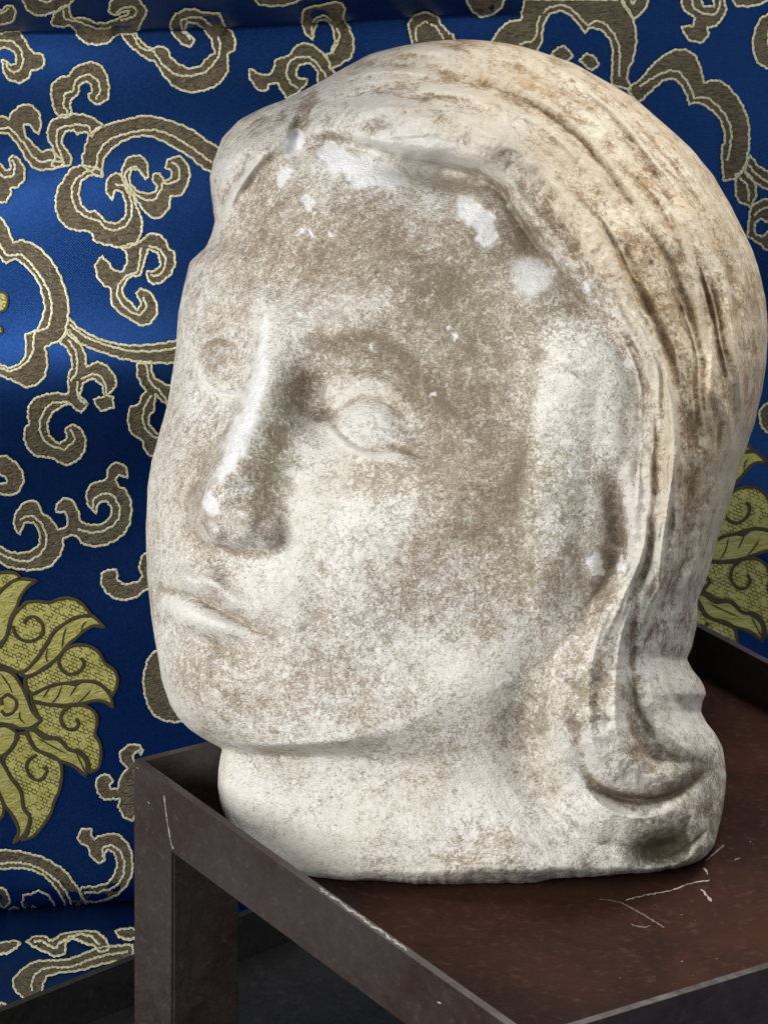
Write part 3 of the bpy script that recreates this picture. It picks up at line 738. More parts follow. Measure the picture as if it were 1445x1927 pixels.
# ------------------------------------------------------------------ the carved marble head
PXM = 1.30/FPX                                     # metres per photo pixel at the head
SIL_L = [(74,868),(76,832),(80,795),(86,756),(100,700),(126,650),(155,600),(184,545),(202,496),(226,450),(258,420),(300,402),(335,395),(375,400),(415,405),(440,398),(465,387),(492,358),(540,346),(591,336),(650,332),(690,327),(720,322),(760,316),(820,299),(870,285),(920,278),(1000,275),(1080,277),(1160,285),(1220,295),(1280,305),(1325,320),(1350,335),(1372,356),(1388,380),(1400,402),(1408,419),(1425,415),(1450,411),(1480,410),(1520,418),(1560,434),(1592,462),(1618,494),(1636,528),(1650,562),(1658,600),(1663,650),(1666,700),(1668.5,800),(1670,850)]
SIL_R = [(74,870),(76,908),(80,945),(88,985),(100,1024),(118,1078),(150,1134),(185,1194),(235,1252),(280,1301),(330,1342),(390,1377),(440,1402),(500,1426),(560,1440),(620,1446),(680,1443),(740,1432),(800,1418),(850,1401),(900,1385),(960,1370),(1010,1352),(1080,1330),(1130,1312),(1180,1309),(1215,1301),(1240,1291),(1258,1300),(1275,1313),(1292,1323),(1306,1327),(1322,1319),(1340,1317),(1360,1327),(1380,1343),(1405,1358),(1430,1364),(1460,1366),(1495,1364),(1530,1360),(1565,1352),(1592,1343),(1612,1328),(1626,1306),(1636,1275),(1643,1235),(1650,1150),(1658,1060),(1664,1000),(1668.5,900),(1670,852)]
def col_interp(T, y):
    T = np.array(T, float); return np.interp(y, T[:, 0], T[:, 1])
def smooth1(a, k):
    if k < 2: return a
    w = np.hanning(k+2)[1:-1]; w /= w.sum()
    return np.convolve(np.pad(a, k//2, mode='edge'), w, 'valid')[:len(a)]
ROWS = np.concatenate([74+46*np.linspace(0, 1, 44)**2, np.linspace(122, 1598, 800), 1600+69.8*np.sin(np.linspace(0, np.pi/2, 70))])
NR = len(ROWS); NF, NB = 600, 150
xl = col_interp(SIL_L, ROWS); xr = col_interp(SIL_R, ROWS)
ruf = fbm(ROWS, ROWS*0, 26, 4, 3)-.5; ruf2 = fbm(ROWS, ROWS*0, 60, 3, 40)-.5
amp = sstep(ROWS, 90, 160)*(1-sstep(ROWS, 1580, 1640))
xl = smooth1(xl, 7)+ruf*3.2*amp*np.where(ROWS < 470, 1.6, .5); xr = smooth1(xr, 7)+ruf2*5*amp
XC = (xl+xr)/2; XA = np.maximum((xr-xl)/2, .3)
BM = np.interp(ROWS, [74,80,90,110,130,170,200,250,300,400,450,550,700,900,1100,1300,1400,1450,1550,1600,1640,1660,1670], [0,50,95,155,195,258,300,350,385,425,440,455,470,470,445,405,380,350,280,240,150,70,0])
BM = smooth1(BM, 15)
YC = 1.30+.30*(1600-ROWS)*PXM
YC = np.where(ROWS > 1600, 1.283-(ROWS-1600)*.000405, YC)
YC = np.where((ROWS > 1480) & (ROWS <= 1600), np.interp(ROWS, [1480, 1600], [1.30+.30*120*PXM, 1.283]), YC)
YC = smooth1(YC, 41)
tf = np.linspace(0, np.pi, NF); tb = np.linspace(np.pi, 2*np.pi, NB+2)[1:-1]
def base_u(u, rows): # front bulge 0..1 with the cheekbone right of the middle
    face = np.interp(rows, [200, 500, 1300, 1500], [0, 1, 1, .3])[:, None]
    p = 2.25
    b = np.clip(1-np.abs(u)**p, 0, 1)**(1/p)
    return b*(1+face*.14*np.clip(u, -1, .55)*(1-u*u))
X = XC[:, None]-XA[:, None]*np.cos(tf)[None]
Yp = np.repeat(ROWS[:, None], NF, 1)
U = -np.cos(tf)[None]*np.ones((NR, 1))
XCs = smooth1(XC, 181); XAs = smooth1(XA, 181)
Us = np.clip((X-XCs[:, None])/XAs[:, None], -1, 1)
lowmix = sstep(ROWS, 130, 260)[:, None]*(1-sstep(ROWS, 1560, 1620))[:, None]*(1-sstep(np.abs(U), np.interp(ROWS, [1150,1220,1440,1500], [.78,.70,.70,.78])[:, None], .995))
def base_D(): return BM[:, None]*(base_u(U, ROWS)*(1-lowmix)+base_u(Us, ROWS)*lowmix)
D = base_D()                                        # bulge toward the viewer, photo pixels

def bump_g(cx, cy, rx, ry, h, rot=0., p=2):
    c, s = math.cos(rot), math.sin(rot)
    a = ((X-cx)*c+(Yp-cy)*s)/rx; b = (-(X-cx)*s+(Yp-cy)*c)/ry
    return h*np.exp(-(a*a+b*b)**(p/2))
def ridge(P, W, H, WL=None, pw=2.0):
    """raised (or sunk) line: gaussian profile, width W on the right of travel and WL on the left"""
    W = np.broadcast_to(np.asarray(W, float), (len(P),)); H = np.broadcast_to(np.asarray(H, float), (len(P),))
    WL = W if WL is None else np.broadcast_to(np.asarray(WL, float), (len(P),))
    P = np.array(P, float); m = max(W.max(), WL.max())*3
    x0, y0 = P.min(0)-m; x1, y1 = P.max(0)+m
    sel = (X > x0) & (X < x1) & (Yp > y0) & (Yp < y1)
    r = np.zeros(X.shape)
    if not sel.any(): return r
    Pc, Wc, WLc, Hc = resamp(P, W, WL, H)
    d, s, w, wl, h = near(Pc, X[sel], Yp[sel], Wc, WLc, Hc)
    ww = np.where(s > 0, w, wl)
    r[sel] = h*np.exp(-(d/ww)**pw)
    return r
def resamp(P, *vals):
    c = smooth_curve(P, False, 14, 100)
    L = np.concatenate([[0], np.cumsum(np.linalg.norm(np.diff(c, axis=0), axis=1))])
    ix = [np.argmin(((c-p)**2).sum(1)) for p in P]
    return (c, *[np.interp(L, L[ix], v) for v in vals])
def step(P, w, h):
    """height h on the right-hand side of travel, soft over w"""
    w = np.broadcast_to(np.asarray(w, float), (len(P),)); h = np.broadcast_to(np.asarray(h, float), (len(P),))
    Pc, wc, hc = resamp(np.array(P, float), w, h)
    d, s, ww, hh = near(Pc, X, Yp, wc, hc)
    return hh*sstep(d*s/ww, -1, 1)

def boxb(A, k):
    for ax in (0, 1):
        c = np.cumsum(np.pad(A, [(k+1, k) if a == ax else (0, 0) for a in (0, 1)], mode='edge'), ax)
        A = (np.take(c, range(2*k+1, c.shape[ax]), ax)-np.take(c, range(0, c.shape[ax]-2*k-1), ax))/(2*k+1)
    return A
FACE_EDGE = [(396,470),(415,420),(445,365),(490,305),(535,280),(570,264),(610,262),(660,268),(715,280),(765,292),(830,302),(900,322),(948,358),(988,425),(1050,500),(1105,560),(1150,640),(1185,740),(1190,830),(1165,880),(1172,980),(1150,1100),(1120,1180),(1075,1260),(1040,1340),(1055,1430),(1105,1500),(1170,1560),(1215,1640),(1230,1700)]
facepoly = FACE_EDGE+[(200,1720),(200,470)]
ins_face = inside(facepoly, X, Yp)
dF = near(FACE_EDGE, X, Yp)[0]; sF = np.where(ins_face, -dF, dF)     # >0 in the hair

JAW = [(380,1404),(420,1409),(520,1411),(640,1409),(740,1400),(830,1378),(905,1335),(960,1270),(1000,1190),(1020,1100)]
JW = [10,10,12,18,40,64,84,95,100,100]; JH = [95,100,104,98,76,50,34,24,12,0]
_P, _w, _h = resamp(np.array(JAW, float), np.array(JW, float), np.array(JH, float))
d, s, w, h = near(_P, X, Yp, _w, _h)
below = d*s/w
neckdrop = h*sstep(below, -.9, 1)*(1-sstep(Yp, 1560, 1668)*.75)*sstep(X, 392, 440)
neckdrop = neckdrop*(1-sstep(sF, -60, 30)*.75)
D = D-neckdrop
# forehead and cheek planes
D = D-bump_g(700,480,260,150,0)+bump_g(640,430,210,130,26)+bump_g(740,985,170,130,34,-.3)+bump_g(610,1120,120,110,14)
D = D-bump_g(930,860,70,260,12)-bump_g(800,1190,130,90,16)
D = D+bump_g(420,1130,130,120,26)                                   # muzzle
D = D+bump_g(368,1290,84,76,32)+bump_g(470,1310,150,80,12)          # chin
D = D-bump_g(395,1212,75,24,16,.3)
D = D-ridge([(556,1010),(590,1065),(600,1130),(575,1195)], 26, [8,11,11,6])
# brows and sockets
D = D+ridge([(515,600),(580,618),(660,628),(740,664),(810,716),(860,786),(880,850)], [26,26,24,26,28,32,36], [16,26,32,30,24,14,0], [60,62,66,66,62,60,60], 1.6)
D = D-bump_g(700,776,124,76,54,.42,2.4)-bump_g(598,762,50,76,44)-bump_g(830,855,60,45,12,.5)
D = D+bump_g(692,794,58,42,28,.35,2.6)                              # near eyeball
D = D+ridge([(618,776),(648,738),(685,718),(732,732),(775,778),(800,830)], [12,13,14,14,12,10], [3,9,13,12,7,2], [11]*6, 1.6)
D = D-ridge([(628,757),(655,722),(690,702),(738,716),(785,764)], 7, [4,10,13,10,4], None, 1.5)
D = D-ridge([(618,792),(645,766),(685,748),(728,758),(766,796)], 6, [5,9,10,8,4], None, 1.5)
D = D+ridge([(608,798),(630,817),(655,840),(684,857),(722,863),(768,852)], [14]*6, [4,11,12,9,4,1], [10]*6, 1.6)
D = D-ridge([(602,788),(620,778),(636,788)], 10, [12,18,4])-ridge([(730,832),(756,846),(790,860)], 7, [4,13,5], None, 1.4)
D = D-ridge([(628,800),(650,822),(680,842),(715,848),(748,838)], 5, [4,8,8,7,3])
_ir = np.hypot(X-686, (Yp-797)*1.05); D = D-2.2*np.exp(-((_ir-24)/4)**2)*sstep(Yp, 765, 785)-2.5*np.exp(-(_ir/9)**2); 
D = D-ridge([(610,895),(680,912),(750,900)], 24, [4,8,3])
# far eye
D = D-bump_g(430,690,58,74,32,-.1,2.4)+bump_g(417,692,38,44,34,0,2.8)
D = D+ridge([(370,664),(386,640),(415,627),(446,640),(472,672)], 10, [7,12,14,12,6], None, 1.6)
D = D+ridge([(370,682),(383,714),(405,737),(432,744),(464,742)], 7, [8,14,15,14,8], None, 1.5)
D = D-ridge([(380,664),(390,650),(415,643),(440,654)], 5, [4,7,8,5])
_ir = np.hypot(X-414, (Yp-690)*.95); D = D-1.8*np.exp(-((_ir-30)/4)**2)
D = D+ridge([(362,596),(400,570),(440,556),(490,560)], 26, [5,16,18,14], None, 1.6)
# nose
NY = [540,580,610,660,700,750,805,858,905,950,985,1010,1060]
nx = np.interp(Yp, NY, [518,509,503,497,493,478,456,434,412,398,396,402,410])
nh = np.interp(Yp, NY, [0,16,32,54,70,88,104,118,130,136,134,128,120])
nl = np.interp(Yp, NY, [44,38,30,22,20,20,22,26,30,34,38,40,42])
nr_ = np.interp(Yp, NY, [62,64,66,66,64,64,68,76,84,90,92,92,90])
ndx = X-nx
nose = nh*np.exp(-np.abs(ndx/np.where(ndx < 0, nl, nr_))**np.where(ndx < 0, 2.3, 1.8))
nbot = Yp-.17*(X-392)-.0004*(X-450)**2
nose = nose*(1-sstep(nbot, 965, 1020))
ball = lambda cx, cy, rx, ry, hh, q=.6: hh*np.clip(1-((X-cx)/rx)**2-((Yp-cy)/ry)**2, 0, 1)**q
tip = ball(412, 966, 50, 66, 128, .6); wing = ball(488, 996, 40, 42, 66, .6); mid_ = ball(448, 982, 58, 54, 108, .6)
nose = boxb(boxb(np.maximum.reduce([nose, tip, wing, mid_]), 4), 4)
D = D+nose
D = D-ridge([(538,1024),(536,985),(548,930),(566,860)], [14,16,22,28], [16,14,9,5])
# mouth
D = D+bump_g(345,1083,28,30,18)+bump_g(392,1080,34,30,22)-bump_g(369,1060,11,28,12)
D = D+ridge([(310,1090),(345,1088),(369,1097),(395,1096),(435,1126),(480,1158)], [15,17,16,17,16,10], [15,36,26,38,24,4], [15,16,13,17,18,14], 2.0)
D = D-ridge([(294,1108),(325,1114),(352,1121),(390,1135),(440,1161),(480,1182),(512,1198)], [8,8,8,8,9,10,12], [10,20,25,25,21,12,4], None, 1.5)
D = D+ridge([(312,1136),(345,1150),(378,1164),(412,1176),(452,1188)], [22,24,24,22,16], [15,33,36,27,6], [14,16,16,14,12], 2.1)
D = D-ridge([(325,1190),(368,1208),(420,1222),(465,1222)], 18, [10,22,18,6])
D = D+bump_g(500,1128,46,38,16)-bump_g(530,1203,17,15,14)+bump_g(562,1180,30,44,10)-ridge([(455,1240),(470,1270)], 10, [4,5])
# ear and temple
D = D+bump_g(1118,1075,22,34,10)+bump_g(1152,1030,16,16,12)+bump_g(1050,700,90,110,14)
D = D-ridge([(1058,690),(1085,706),(1107,726)], 6, [4,9,4])
# hair mass
Dface = D.copy()
_gx = np.gradient(base_D(), axis=1)/(np.gradient(X, axis=1)+1e-6); _gy = np.gradient(base_D(), axis=0)/np.gradient(Yp, axis=0)
obl = boxb(boxb(np.clip(np.sqrt(1+_gx**2+_gy**2), 1, 2.3), 20), 14)
jag = (fbm(X, Yp, 90, 3, 9)-.5)*26
hs = np.interp(Yp, [250,420,560,800,1150,1300,1500,1660], [52,60,46,26,34,46,56,34])
hw_ = 14+46*sstep(Yp-(X-900)*.3, 430, 640)+30*sstep(Yp, 1150, 1300)
hs = hs*(.5+.5*sstep(X, 540, 720))
D = D+hs*sstep((sF+jag)/hw_, -1, 1.3)
D = D-ridge([(562,252),(600,262),(660,272),(720,285),(770,300),(835,314),(900,336),(950,372),(992,440),(1050,514),(1108,576),(1158,652),(1192,745),(1196,830)], [9,10,10,10,12,14,12,12,12,11,11,11,11,10], [6,4,4,5,14,28,26,24,20,12,6,3,2,0], None, 1.3)
# broken lump over the forehead and its undercut
D = D+bump_g(848,250,130,50,80,.12,2.6)+bump_g(700,222,90,42,36,.15,2.4)+bump_g(950,316,66,60,44,.5)+bump_g(800,285,40,24,14)+bump_g(905,290,34,24,16)-bump_g(845,242,30,20,12)-bump_g(720,240,24,18,10)
D = D-bump_g(838,332,92,26,78,.16)-bump_g(790,372,80,40,14,.1)
D = D+bump_g(905,425,36,56,12)+bump_g(680,312,90,34,14,.25)
D = D-ridge([(600,168),(574,210),(560,250),(556,300)], [12,14,14,18], [8,22,22,8])
D = D+1.1*ridge([(620,190),(595,225),(585,270)], 18, [4,12,6])
D = D+1.8*ridge([(492,300),(462,335),(432,385),(412,440)], 9, [6,12,13,6])-1.8*ridge([(470,300),(438,345),(415,400)], 16, [8,14,10])
D = D+bump_g(455,260,60,50,16)
# combed locks, sweeping back from the parting and down behind the ear: rounded bands that meet in sharp valleys
LOCK = np.zeros(X.shape)
def lock(P, W, H, q=.62):
    global LOCK
    n = len(P); P = np.array(P, float)
    W = np.broadcast_to(np.asarray(W, float), (n,)); H = np.broadcast_to(np.asarray(H, float), (n,)).copy()
    if np.ptp(H) == 0: H[0] *= .25; H[-1] *= .25
    m = W.max()*1.1; x0, y0 = P.min(0)-m; x1, y1 = P.max(0)+m
    sel = (X > x0) & (X < x1) & (Yp > y0) & (Yp < y1)
    c, w, hh = resamp(P, W, H)
    wob = (fbm(X[sel], Yp[sel], 46, 2, len(P)*3.1+P[0, 0]*.01)-.5)*.42
    d, s, w, hh = near(c, X[sel], Yp[sel], w, hh)
    r = np.clip(1-(d/(w*(1+wob)))**2, 0, 1)**q
    LOCK[sel] = np.maximum(LOCK[sel], hh*r)
lock([(1112,420),(1148,500),(1185,580),(1222,650),(1250,720),(1262,800),(1260,880),(1250,970),(1240,1060),(1232,1150)], [18,24,28,30,30,28,28,28,28,28], 34)
lock([(1150,400),(1215,480),(1258,570),(1284,680),(1292,800),(1284,930),(1262,1050),(1252,1150)], [22,32,36,36,32,32,32,30], 30)
lock([(1180,330),(1250,420),(1302,530),(1328,650),(1334,780),(1318,900),(1296,1010),(1276,1130)], [24,32,36,36,34,32,32,28], 32)
lock([(1220,270),(1290,370),(1345,490),(1372,600),(1384,710),(1376,830),(1350,950),(1316,1060),(1298,1160)], [24,32,36,34,32,30,28,26,22], 34)
lock([(1260,280),(1330,390),(1390,520),(1414,640),(1416,760),(1392,870)], [22,28,30,28,26,22], 30)
lock([(1352,940),(1328,1040),(1306,1130),(1298,1200)], [18,24,24,20], 26)
lock([(1322,990),(1296,1060),(1278,1150),(1270,1210)], [16,20,20,18], 24)
lock([(760,232),(860,222),(950,252),(1030,325),(1088,405),(1125,500),(1172,610),(1205,690)], [28,36,40,40,36,32,26,18], 34)
lock([(640,222),(730,188),(830,178),(930,200),(1030,255),(1110,335),(1160,410)], [22,32,38,38,36,32,26], 32)
lock([(615,172),(720,140),(820,128),(930,140),(1040,185),(1140,262),(1205,340)], [20,28,34,36,34,32,26], 28)
lock([(700,108),(820,95),(940,105),(1050,140),(1150,200),(1230,280)], [16,22,26,28,28,24], 24)
lock([(960,372),(1010,440),(1062,505),(1115,575),(1158,650)], [22,28,28,26,18], 22)
lock([(582,200),(520,238),(468,288),(430,350),(410,420)], [22,32,34,28,16], 26)
lock([(565,180),(495,212),(440,262),(408,330)], [16,26,28,20], 22)
lock([(1090,560),(1086,650),(1068,760),(1050,870),(1036,980),(1036,1080),(1058,1170)], [40,66,74,72,66,60,48], [2,26,42,44,40,34,14], .8)
lock([(1130,640),(1140,740),(1136,830),(1120,930),(1104,1030),(1100,1110)], [24,38,40,36,30,24], [10,26,30,24,18,8])
lock([(1168,866),(1190,930),(1200,1000),(1196,1060),(1178,1120)], [16,22,24,24,18], 26)
lock([(1216,900),(1230,970),(1232,1040),(1218,1110)], [12,18,18,14], 20)
# the mass at the lower right that falls from the temple and rolls outward
lock([(1182,1080),(1152,1170),(1134,1265),(1130,1350),(1150,1422),(1202,1466),(1262,1466),(1332,1438)], [38,50,58,60,56,44,36,26], [16,38,54,62,62,58,48,20])
lock([(1222,1100),(1222,1200),(1232,1280),(1256,1350),(1300,1398),(1348,1424)], [26,32,38,42,42,30], [14,38,52,56,52,24])
lock([(1250,1150),(1268,1225),(1292,1288),(1320,1306)], [24,34,46,34], [14,34,54,34])
lock([(1034,1440),(1075,1500),(1140,1542),(1210,1548),(1275,1524),(1332,1482)], [34,46,48,44,40,32], [14,36,48,48,44,22])
lock([(1290,1490),(1308,1540),(1316,1590),(1306,1620)], [18,22,22,16], [16,46,46,20])
lock([(1094,1170),(1064,1270),(1060,1360),(1088,1440)], [28,36,36,28], [8,20,22,10])
D = D+boxb(LOCK, 2)*np.interp(Yp, [900, 1150], [.52, .80])*(.72+.55*fbm(X, Yp, 70, 3, 44))*np.maximum(sstep(sF, -70, 10), sstep(X, 900, 960)*sstep(Yp, 540, 620))
D = D-ridge([(1140,880),(1152,940),(1158,1010),(1146,1080),(1128,1150)], 18, [4,12,16,14,4])
# generic combing: rings round the face
rho = np.hypot((X-760)/1.0, (Yp-860)/1.28); th = np.arctan2(Yp-860, X-760)
hairw = sstep(sF, 0, 45)*(1-sstep(Yp, 1120, 1260))
rr_ = rho+(fbm(th*300+900, rho*.5, 90, 3, 5)-.5)*34
ridged = lambda s, a, ox: 1-2*np.abs(vnoise(rr_, th*a*s, s, ox, ox*.7)-.5)
stk = (ridged(13, 2.6, 3)-.6)*15+(ridged(30, 2.0, 13)-.6)*24+(vnoise(rr_, th*1.5*70, 70, 7, 2)-.5)*34
for P_, w_, h_ in (([(1118,430),(1155,500),(1190,580),(1226,650),(1256,720),(1268,800),(1266,880),(1254,970),(1242,1060),(1238,1150)], 8, 20),
                   ([(1208,332),(1245,377),(1278,422),(1299,476),(1315,534),(1326,620)], 8, 18),
                   ([(1340,472),(1361,520),(1377,612),(1389,703),(1394,785),(1377,855),(1350,950)], 8, 20),
                   ([(1311,985),(1307,1053),(1284,1115),(1276,1170)], 7, 18), ([(1336,600),(1338,690),(1330,780)], 7, 14),
                   ([(1225,925),(1237,985),(1238,1040)], 6, 14), ([(700,200),(810,170),(920,190),(1010,235)], 9, 14), ([(940,130),(1040,170),(1130,235),(1200,310)], 9, 14),
                   ([(1000,300),(1060,370),(1100,440)], 8, 12), ([(1290,470),(1312,560),(1318,650)], 7, 12), ([(1190,1130),(1168,1200),(1158,1290),(1160,1370),(1182,1430)], 8, 15), ([(1150,1120),(1124,1200),(1108,1290),(1112,1380),(1130,1440)], 9, 14), ([(1228,1180),(1242,1260),(1266,1335),(1312,1392)], 8, 16), ([(1216,1240),(1228,1320),(1258,1385),(1312,1424)], 8, 14), ([(1085,1455),(1130,1515),(1195,1540),(1262,1528)], 9, 14)):
    e_ = np.clip(np.minimum(np.arange(len(P_)), np.arange(len(P_))[::-1])/1.2, .1, 1)
    D = D+ridge(P_, w_, h_*e_, None, 1.15)
D = D+.8*hairw*stk*(.55+.8*fbm(X, Yp, 110, 2, 2))
D = Dface+(D-Dface)*(1+(obl-1)*(1-sstep(Yp, 1050, 1200))+1.0*sstep(U, .55, .85)*sstep(Yp, 600, 850)*(1-sstep(Yp, 1120, 1240)))
# locks at the lower right
D = D-ridge([(1108,1480),(1150,1498),(1215,1507),(1275,1490),(1342,1442)], [10,11,11,11,10], [8,24,30,28,10], None, 1.4)
D = D-bump_g(1246,1604,50,28,80,-.1,2.6)
D = D-ridge([(1005,1240),(985,1330),(985,1420),(1020,1510)], [44,50,52,50], [8,26,32,14])
D = D-bump_g(1105,1300,26,44,7)
D = D+bump_g(962,1625,40,30,14)+ridge([(760,1650),(860,1640),(940,1610),(1010,1580)], 22, [4,12,10,3])+bump_g(1060,1622,50,22,8)
D = D-ridge([(770,1620),(850,1608),(920,1585)], 12, [3,8,3])
# worn, lumpy surface everywhere; rougher in the hair and along the broken base
wear = .9*(fbm(X, Yp, 120, 3, 1)-.5)*9+(fbm(X, Yp, 34, 3, 21)-.5)*4.5
rough = (fbm(X, Yp, 17, 3, 31)-.5)
D = D+wear*.8+rough*(1.8+5.0*sstep(sF, -30, 40)+4*sstep(Yp, 1560, 1650))
chip = sstep(fbm(X, Yp, 26, 3, 51), .60, .72)
D = D-chip*(.6+2.0*sstep(sF, -10, 60))
edge = (1-np.abs(U)**9)
D = base_D()*(1-edge)+D*edge
D = np.maximum(D, -BM[:, None]*.2)

# ---- stains (stone darker, barer, warmer or greener), with some shade of hollows and creases painted in
def blob(cx, cy, rx, ry, h, rot=0.): return bump_g(cx, cy, rx, ry, h, rot)
def line(P, w, h): return ridge(np.array(P, float), w, h)
jx = X+(fbm(X, Yp, 60, 3, 71)-.5)*60; 
dirt_shade = np.full(X.shape, .36)+.16*(1-sstep(sF, -20, 30))*(1-sstep(Yp, 1370, 1470))+(fbm(X, Yp, 210, 3, 81)-.5)*.9+(fbm(X, Yp, 60, 3, 83)-.5)*.35
dirt_shade += blob(640,460,200,110,.30)+blob(880,570,140,130,.36)+blob(900,690,110,110,.28)+blob(915,880,80,190,.26)+line([(1016,640),(992,760),(976,880),(968,1000),(985,1110)], 16, [.15,.3,.35,.3,.1])-blob(1060,860,55,150,.04)+blob(800,900,120,60,.12)
dirt_shade += line([(600,640),(680,640),(760,690),(830,770)], 40, [.3,.4,.4,.3])+line([(560,720),(525,830),(505,920),(490,1000)], 32, [.55,.7,.75,.5])
dirt_shade += blob(838,335,90,28,.5,.16)+line([(610,645),(690,632),(770,680),(850,770)], 16, [.15,.35,.4,.2])+line([(1118,1480),(1215,1503),(1330,1445)], 14, [.2,.3,.2])  # shade under the forehead lump painted in, plus brow and lock-edge darkening
dirt_shade += blob(1000,450,60,70,.35)+line([(930,390),(1010,470),(1080,540),(1120,600)], 45, [.3,.4,.4,.3])+line([(600,250),(690,240),(800,300),(960,350)], 26, [.35,.30,.2,.3])
dirt_shade += blob(500,400,60,100,.15)+blob(430,560,50,60,.15)+blob(414,692,32,36,.42)+blob(380,850,50,120,.20)+blob(330,950,40,130,.10)
dirt_shade += blob(400,1260,80,60,.14)+blob(740,1140,120,60,.12)+blob(470,880,30,40,.10)
dirt_shade += line([(1000,200),(1110,260),(1200,350)], 26, [.2,.35,.2])+line([(1170,430),(1260,560),(1290,720),(1280,900),(1250,1080)], 24, [.2,.3,.3,.3,.3])+line([(1330,480),(1350,700),(1320,950)], 20, [.2,.3,.3])
dirt_shade += line([(1145,900),(1158,1000),(1135,1120)], 24, [.4,.5,.4])+blob(1105,1300,30,50,.45)+blob(1200,1370,22,70,.30)+blob(1245,1602,60,34,.55)+line([(1110,1478),(1215,1500),(1330,1440)], 16, [.3,.35,.2])
dirt_shade += line([(985,1270),(980,1360),(1010,1480)], 50, [.12,.25,.2])+blob(900,1600,140,26,.12)+blob(962,1615,40,30,.2)  # the line paints in the neck hollow's shade; the blobs stain the base
dirt_shade -= blob(590,1090,130,110,.36)+blob(570,930,60,100,.22)+blob(690,800,80,66,.34)+blob(600,590,110,50,.30)+blob(1060,720,80,70,.30)+blob(1000,520,46,44,.6)
dirt_shade -= blob(350,1080,50,40,.35)+line([(320,1136),(380,1164),(450,1186)], 15, [.6,.6,.3])+blob(330,1010,60,60,.1)+blob(620,1530,150,90,.14)+blob(450,1480,50,80,.25)+blob(900,1250,150,80,.34)+blob(340,1000,40,140,.12)+blob(450,1360,90,40,.2)
dirt_shade -= line([(305,1200),(310,1300),(350,1370)], 22, [.3,.35,.3])+blob(780,310,150,60,.35)+blob(880,300,120,40,.25)+blob(680,720,60,18,.2)
dirt_shade -= line([(372,690),(390,730),(420,742),(465,742)], 7, [.5]*4)+line([(613,800),(654,837),(690,856),(740,862)], 8, [.5]*4)+line([(633,762),(675,729),(729,745)], 16, [.35]*3)
dirt_shade -= line([(1118,430),(1185,580),(1252,720),(1266,840),(1252,970),(1240,1060)], 12, [.2,.5,.5,.4,.4,.3])+line([(1382,700),(1390,790),(1345,980)], 9, [.4,.4,.3])+line([(1150,1340),(1172,1448),(1222,1480)], 20, [.2,.4,.3])
dirt_shade -= line([(492,300),(450,350),(412,430)], 8, [.5,.6,.4])+line([(700,200),(810,166),(920,186)], 14, [.2,.4,.3])
dirt_shade += line([(430,1038),(480,1046),(515,1042),(528,1016),(525,975)], 7, [.2,.4,.45,.4,.2])+line([(618,792),(645,766),(685,748),(728,758),(766,796)], 6, [.3,.3,.25,.25,.2])+line([(628,804),(655,830),(690,848),(740,842),(785,858)], 6, [.35,.25,.2,.35,.3])+blob(612,778,16,14,.4)+line([(376,664),(392,648),(415,641),(442,652)], 5, [.3]*4)  # dark accents in nostril and lid creases, shade drawn into the colour
dirt_shade += line([(300,1104),(352,1122),(440,1164),(520,1208)], 8, [.25,.35,.4,.3])
hp = boxb(D, 7)-D; hp2 = boxb(boxb(D, 16), 10)-D            # > 0 in grooves: settled dirt and crease shade painted as one darkening
dirt_shade += sstep(sF, 0, 60)*(.12+.9*(fbm(X, Yp, 36, 4, 97)-.5)+.6*(fbm(X, Yp, 110, 2, 99)-.5))
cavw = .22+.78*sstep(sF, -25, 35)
dirt_shade += cavw*np.clip(hp*.055, -.18, .28)*sstep(1-np.abs(U), .01, .06)+cavw*np.clip(hp2*.020, -.14, .24)*(.3+1.3*fbm(X, Yp, 30, 3, 66))*sstep(1-np.abs(U), .03, .12)
bare = np.zeros(X.shape)
def bpoly(P, soft=7, a=1.0):
    global bare
    jx = X+(fbm(X, Yp, 16, 3, 61)-.5)*26; jy = Yp+(fbm(X, Yp, 16, 3, 91)-.5)*26
    d = near(np.array(P+[P[0]], float), jx, jy)[0]; s = np.where(inside(P, jx, jy), 1, -1)
    bare = np.maximum(bare, a*sstep(d*s, -soft, soft))
bpoly([(524,293),(535,262),(556,246),(576,252),(578,272),(560,290),(538,298)])
bpoly([(518,345),(522,322),(537,312),(549,320),(545,340),(530,354)])
bpoly([(566,378),(575,370),(586,378),(580,396),(570,398)])
bpoly([(598,282),(618,264),(640,278),(660,292),(700,300),(760,320),(768,345),(730,356),(690,350),(668,356),(660,338),(620,320),(602,306)], 8)
bpoly([(862,370),(890,365),(915,395),(935,420),(945,455),(920,468),(895,452),(885,420),(862,400)], 10, .95)
bpoly([(955,520),(975,490),(1010,482),(1045,505),(1042,540),(1005,558),(970,550)], 14, .62)
bpoly([(508,590),(503,640),(503,690),(500,730),(482,790),(462,840),(440,880),(420,905),(404,900),(416,858),(440,800),(470,738),(484,682),(488,615)], 13)
bpoly([(378,940),(392,925),(412,945),(420,965),(400,972),(385,965)], 8, .8)
bpoly([(1108,1045),(1120,1030),(1132,1060),(1128,1085),(1112,1080)], 6, .9)
bpoly([(1160,1058),(1170,1050),(1172,1070),(1162,1082)], 4, 1)
bpoly([(640,280),(740,230),(820,250),(880,290),(850,340),(780,330),(700,300)], 60, .50)
for (a, b_) in ((560,435),(585,440),(627,440),(845,615),(855,632),(1100,540),(436,630),(560,590),(810,745),(700,650)):
    bpoly([(a-6,b_-5),(a+5,b_-7),(a+7,b_+4),(a-3,b_+7)], 5, .9)
bare += .45*blob(600,600,70,50,.5)+.5*blob(500,1130,60,45,.6)+.2*blob(700,740,60,30,1)
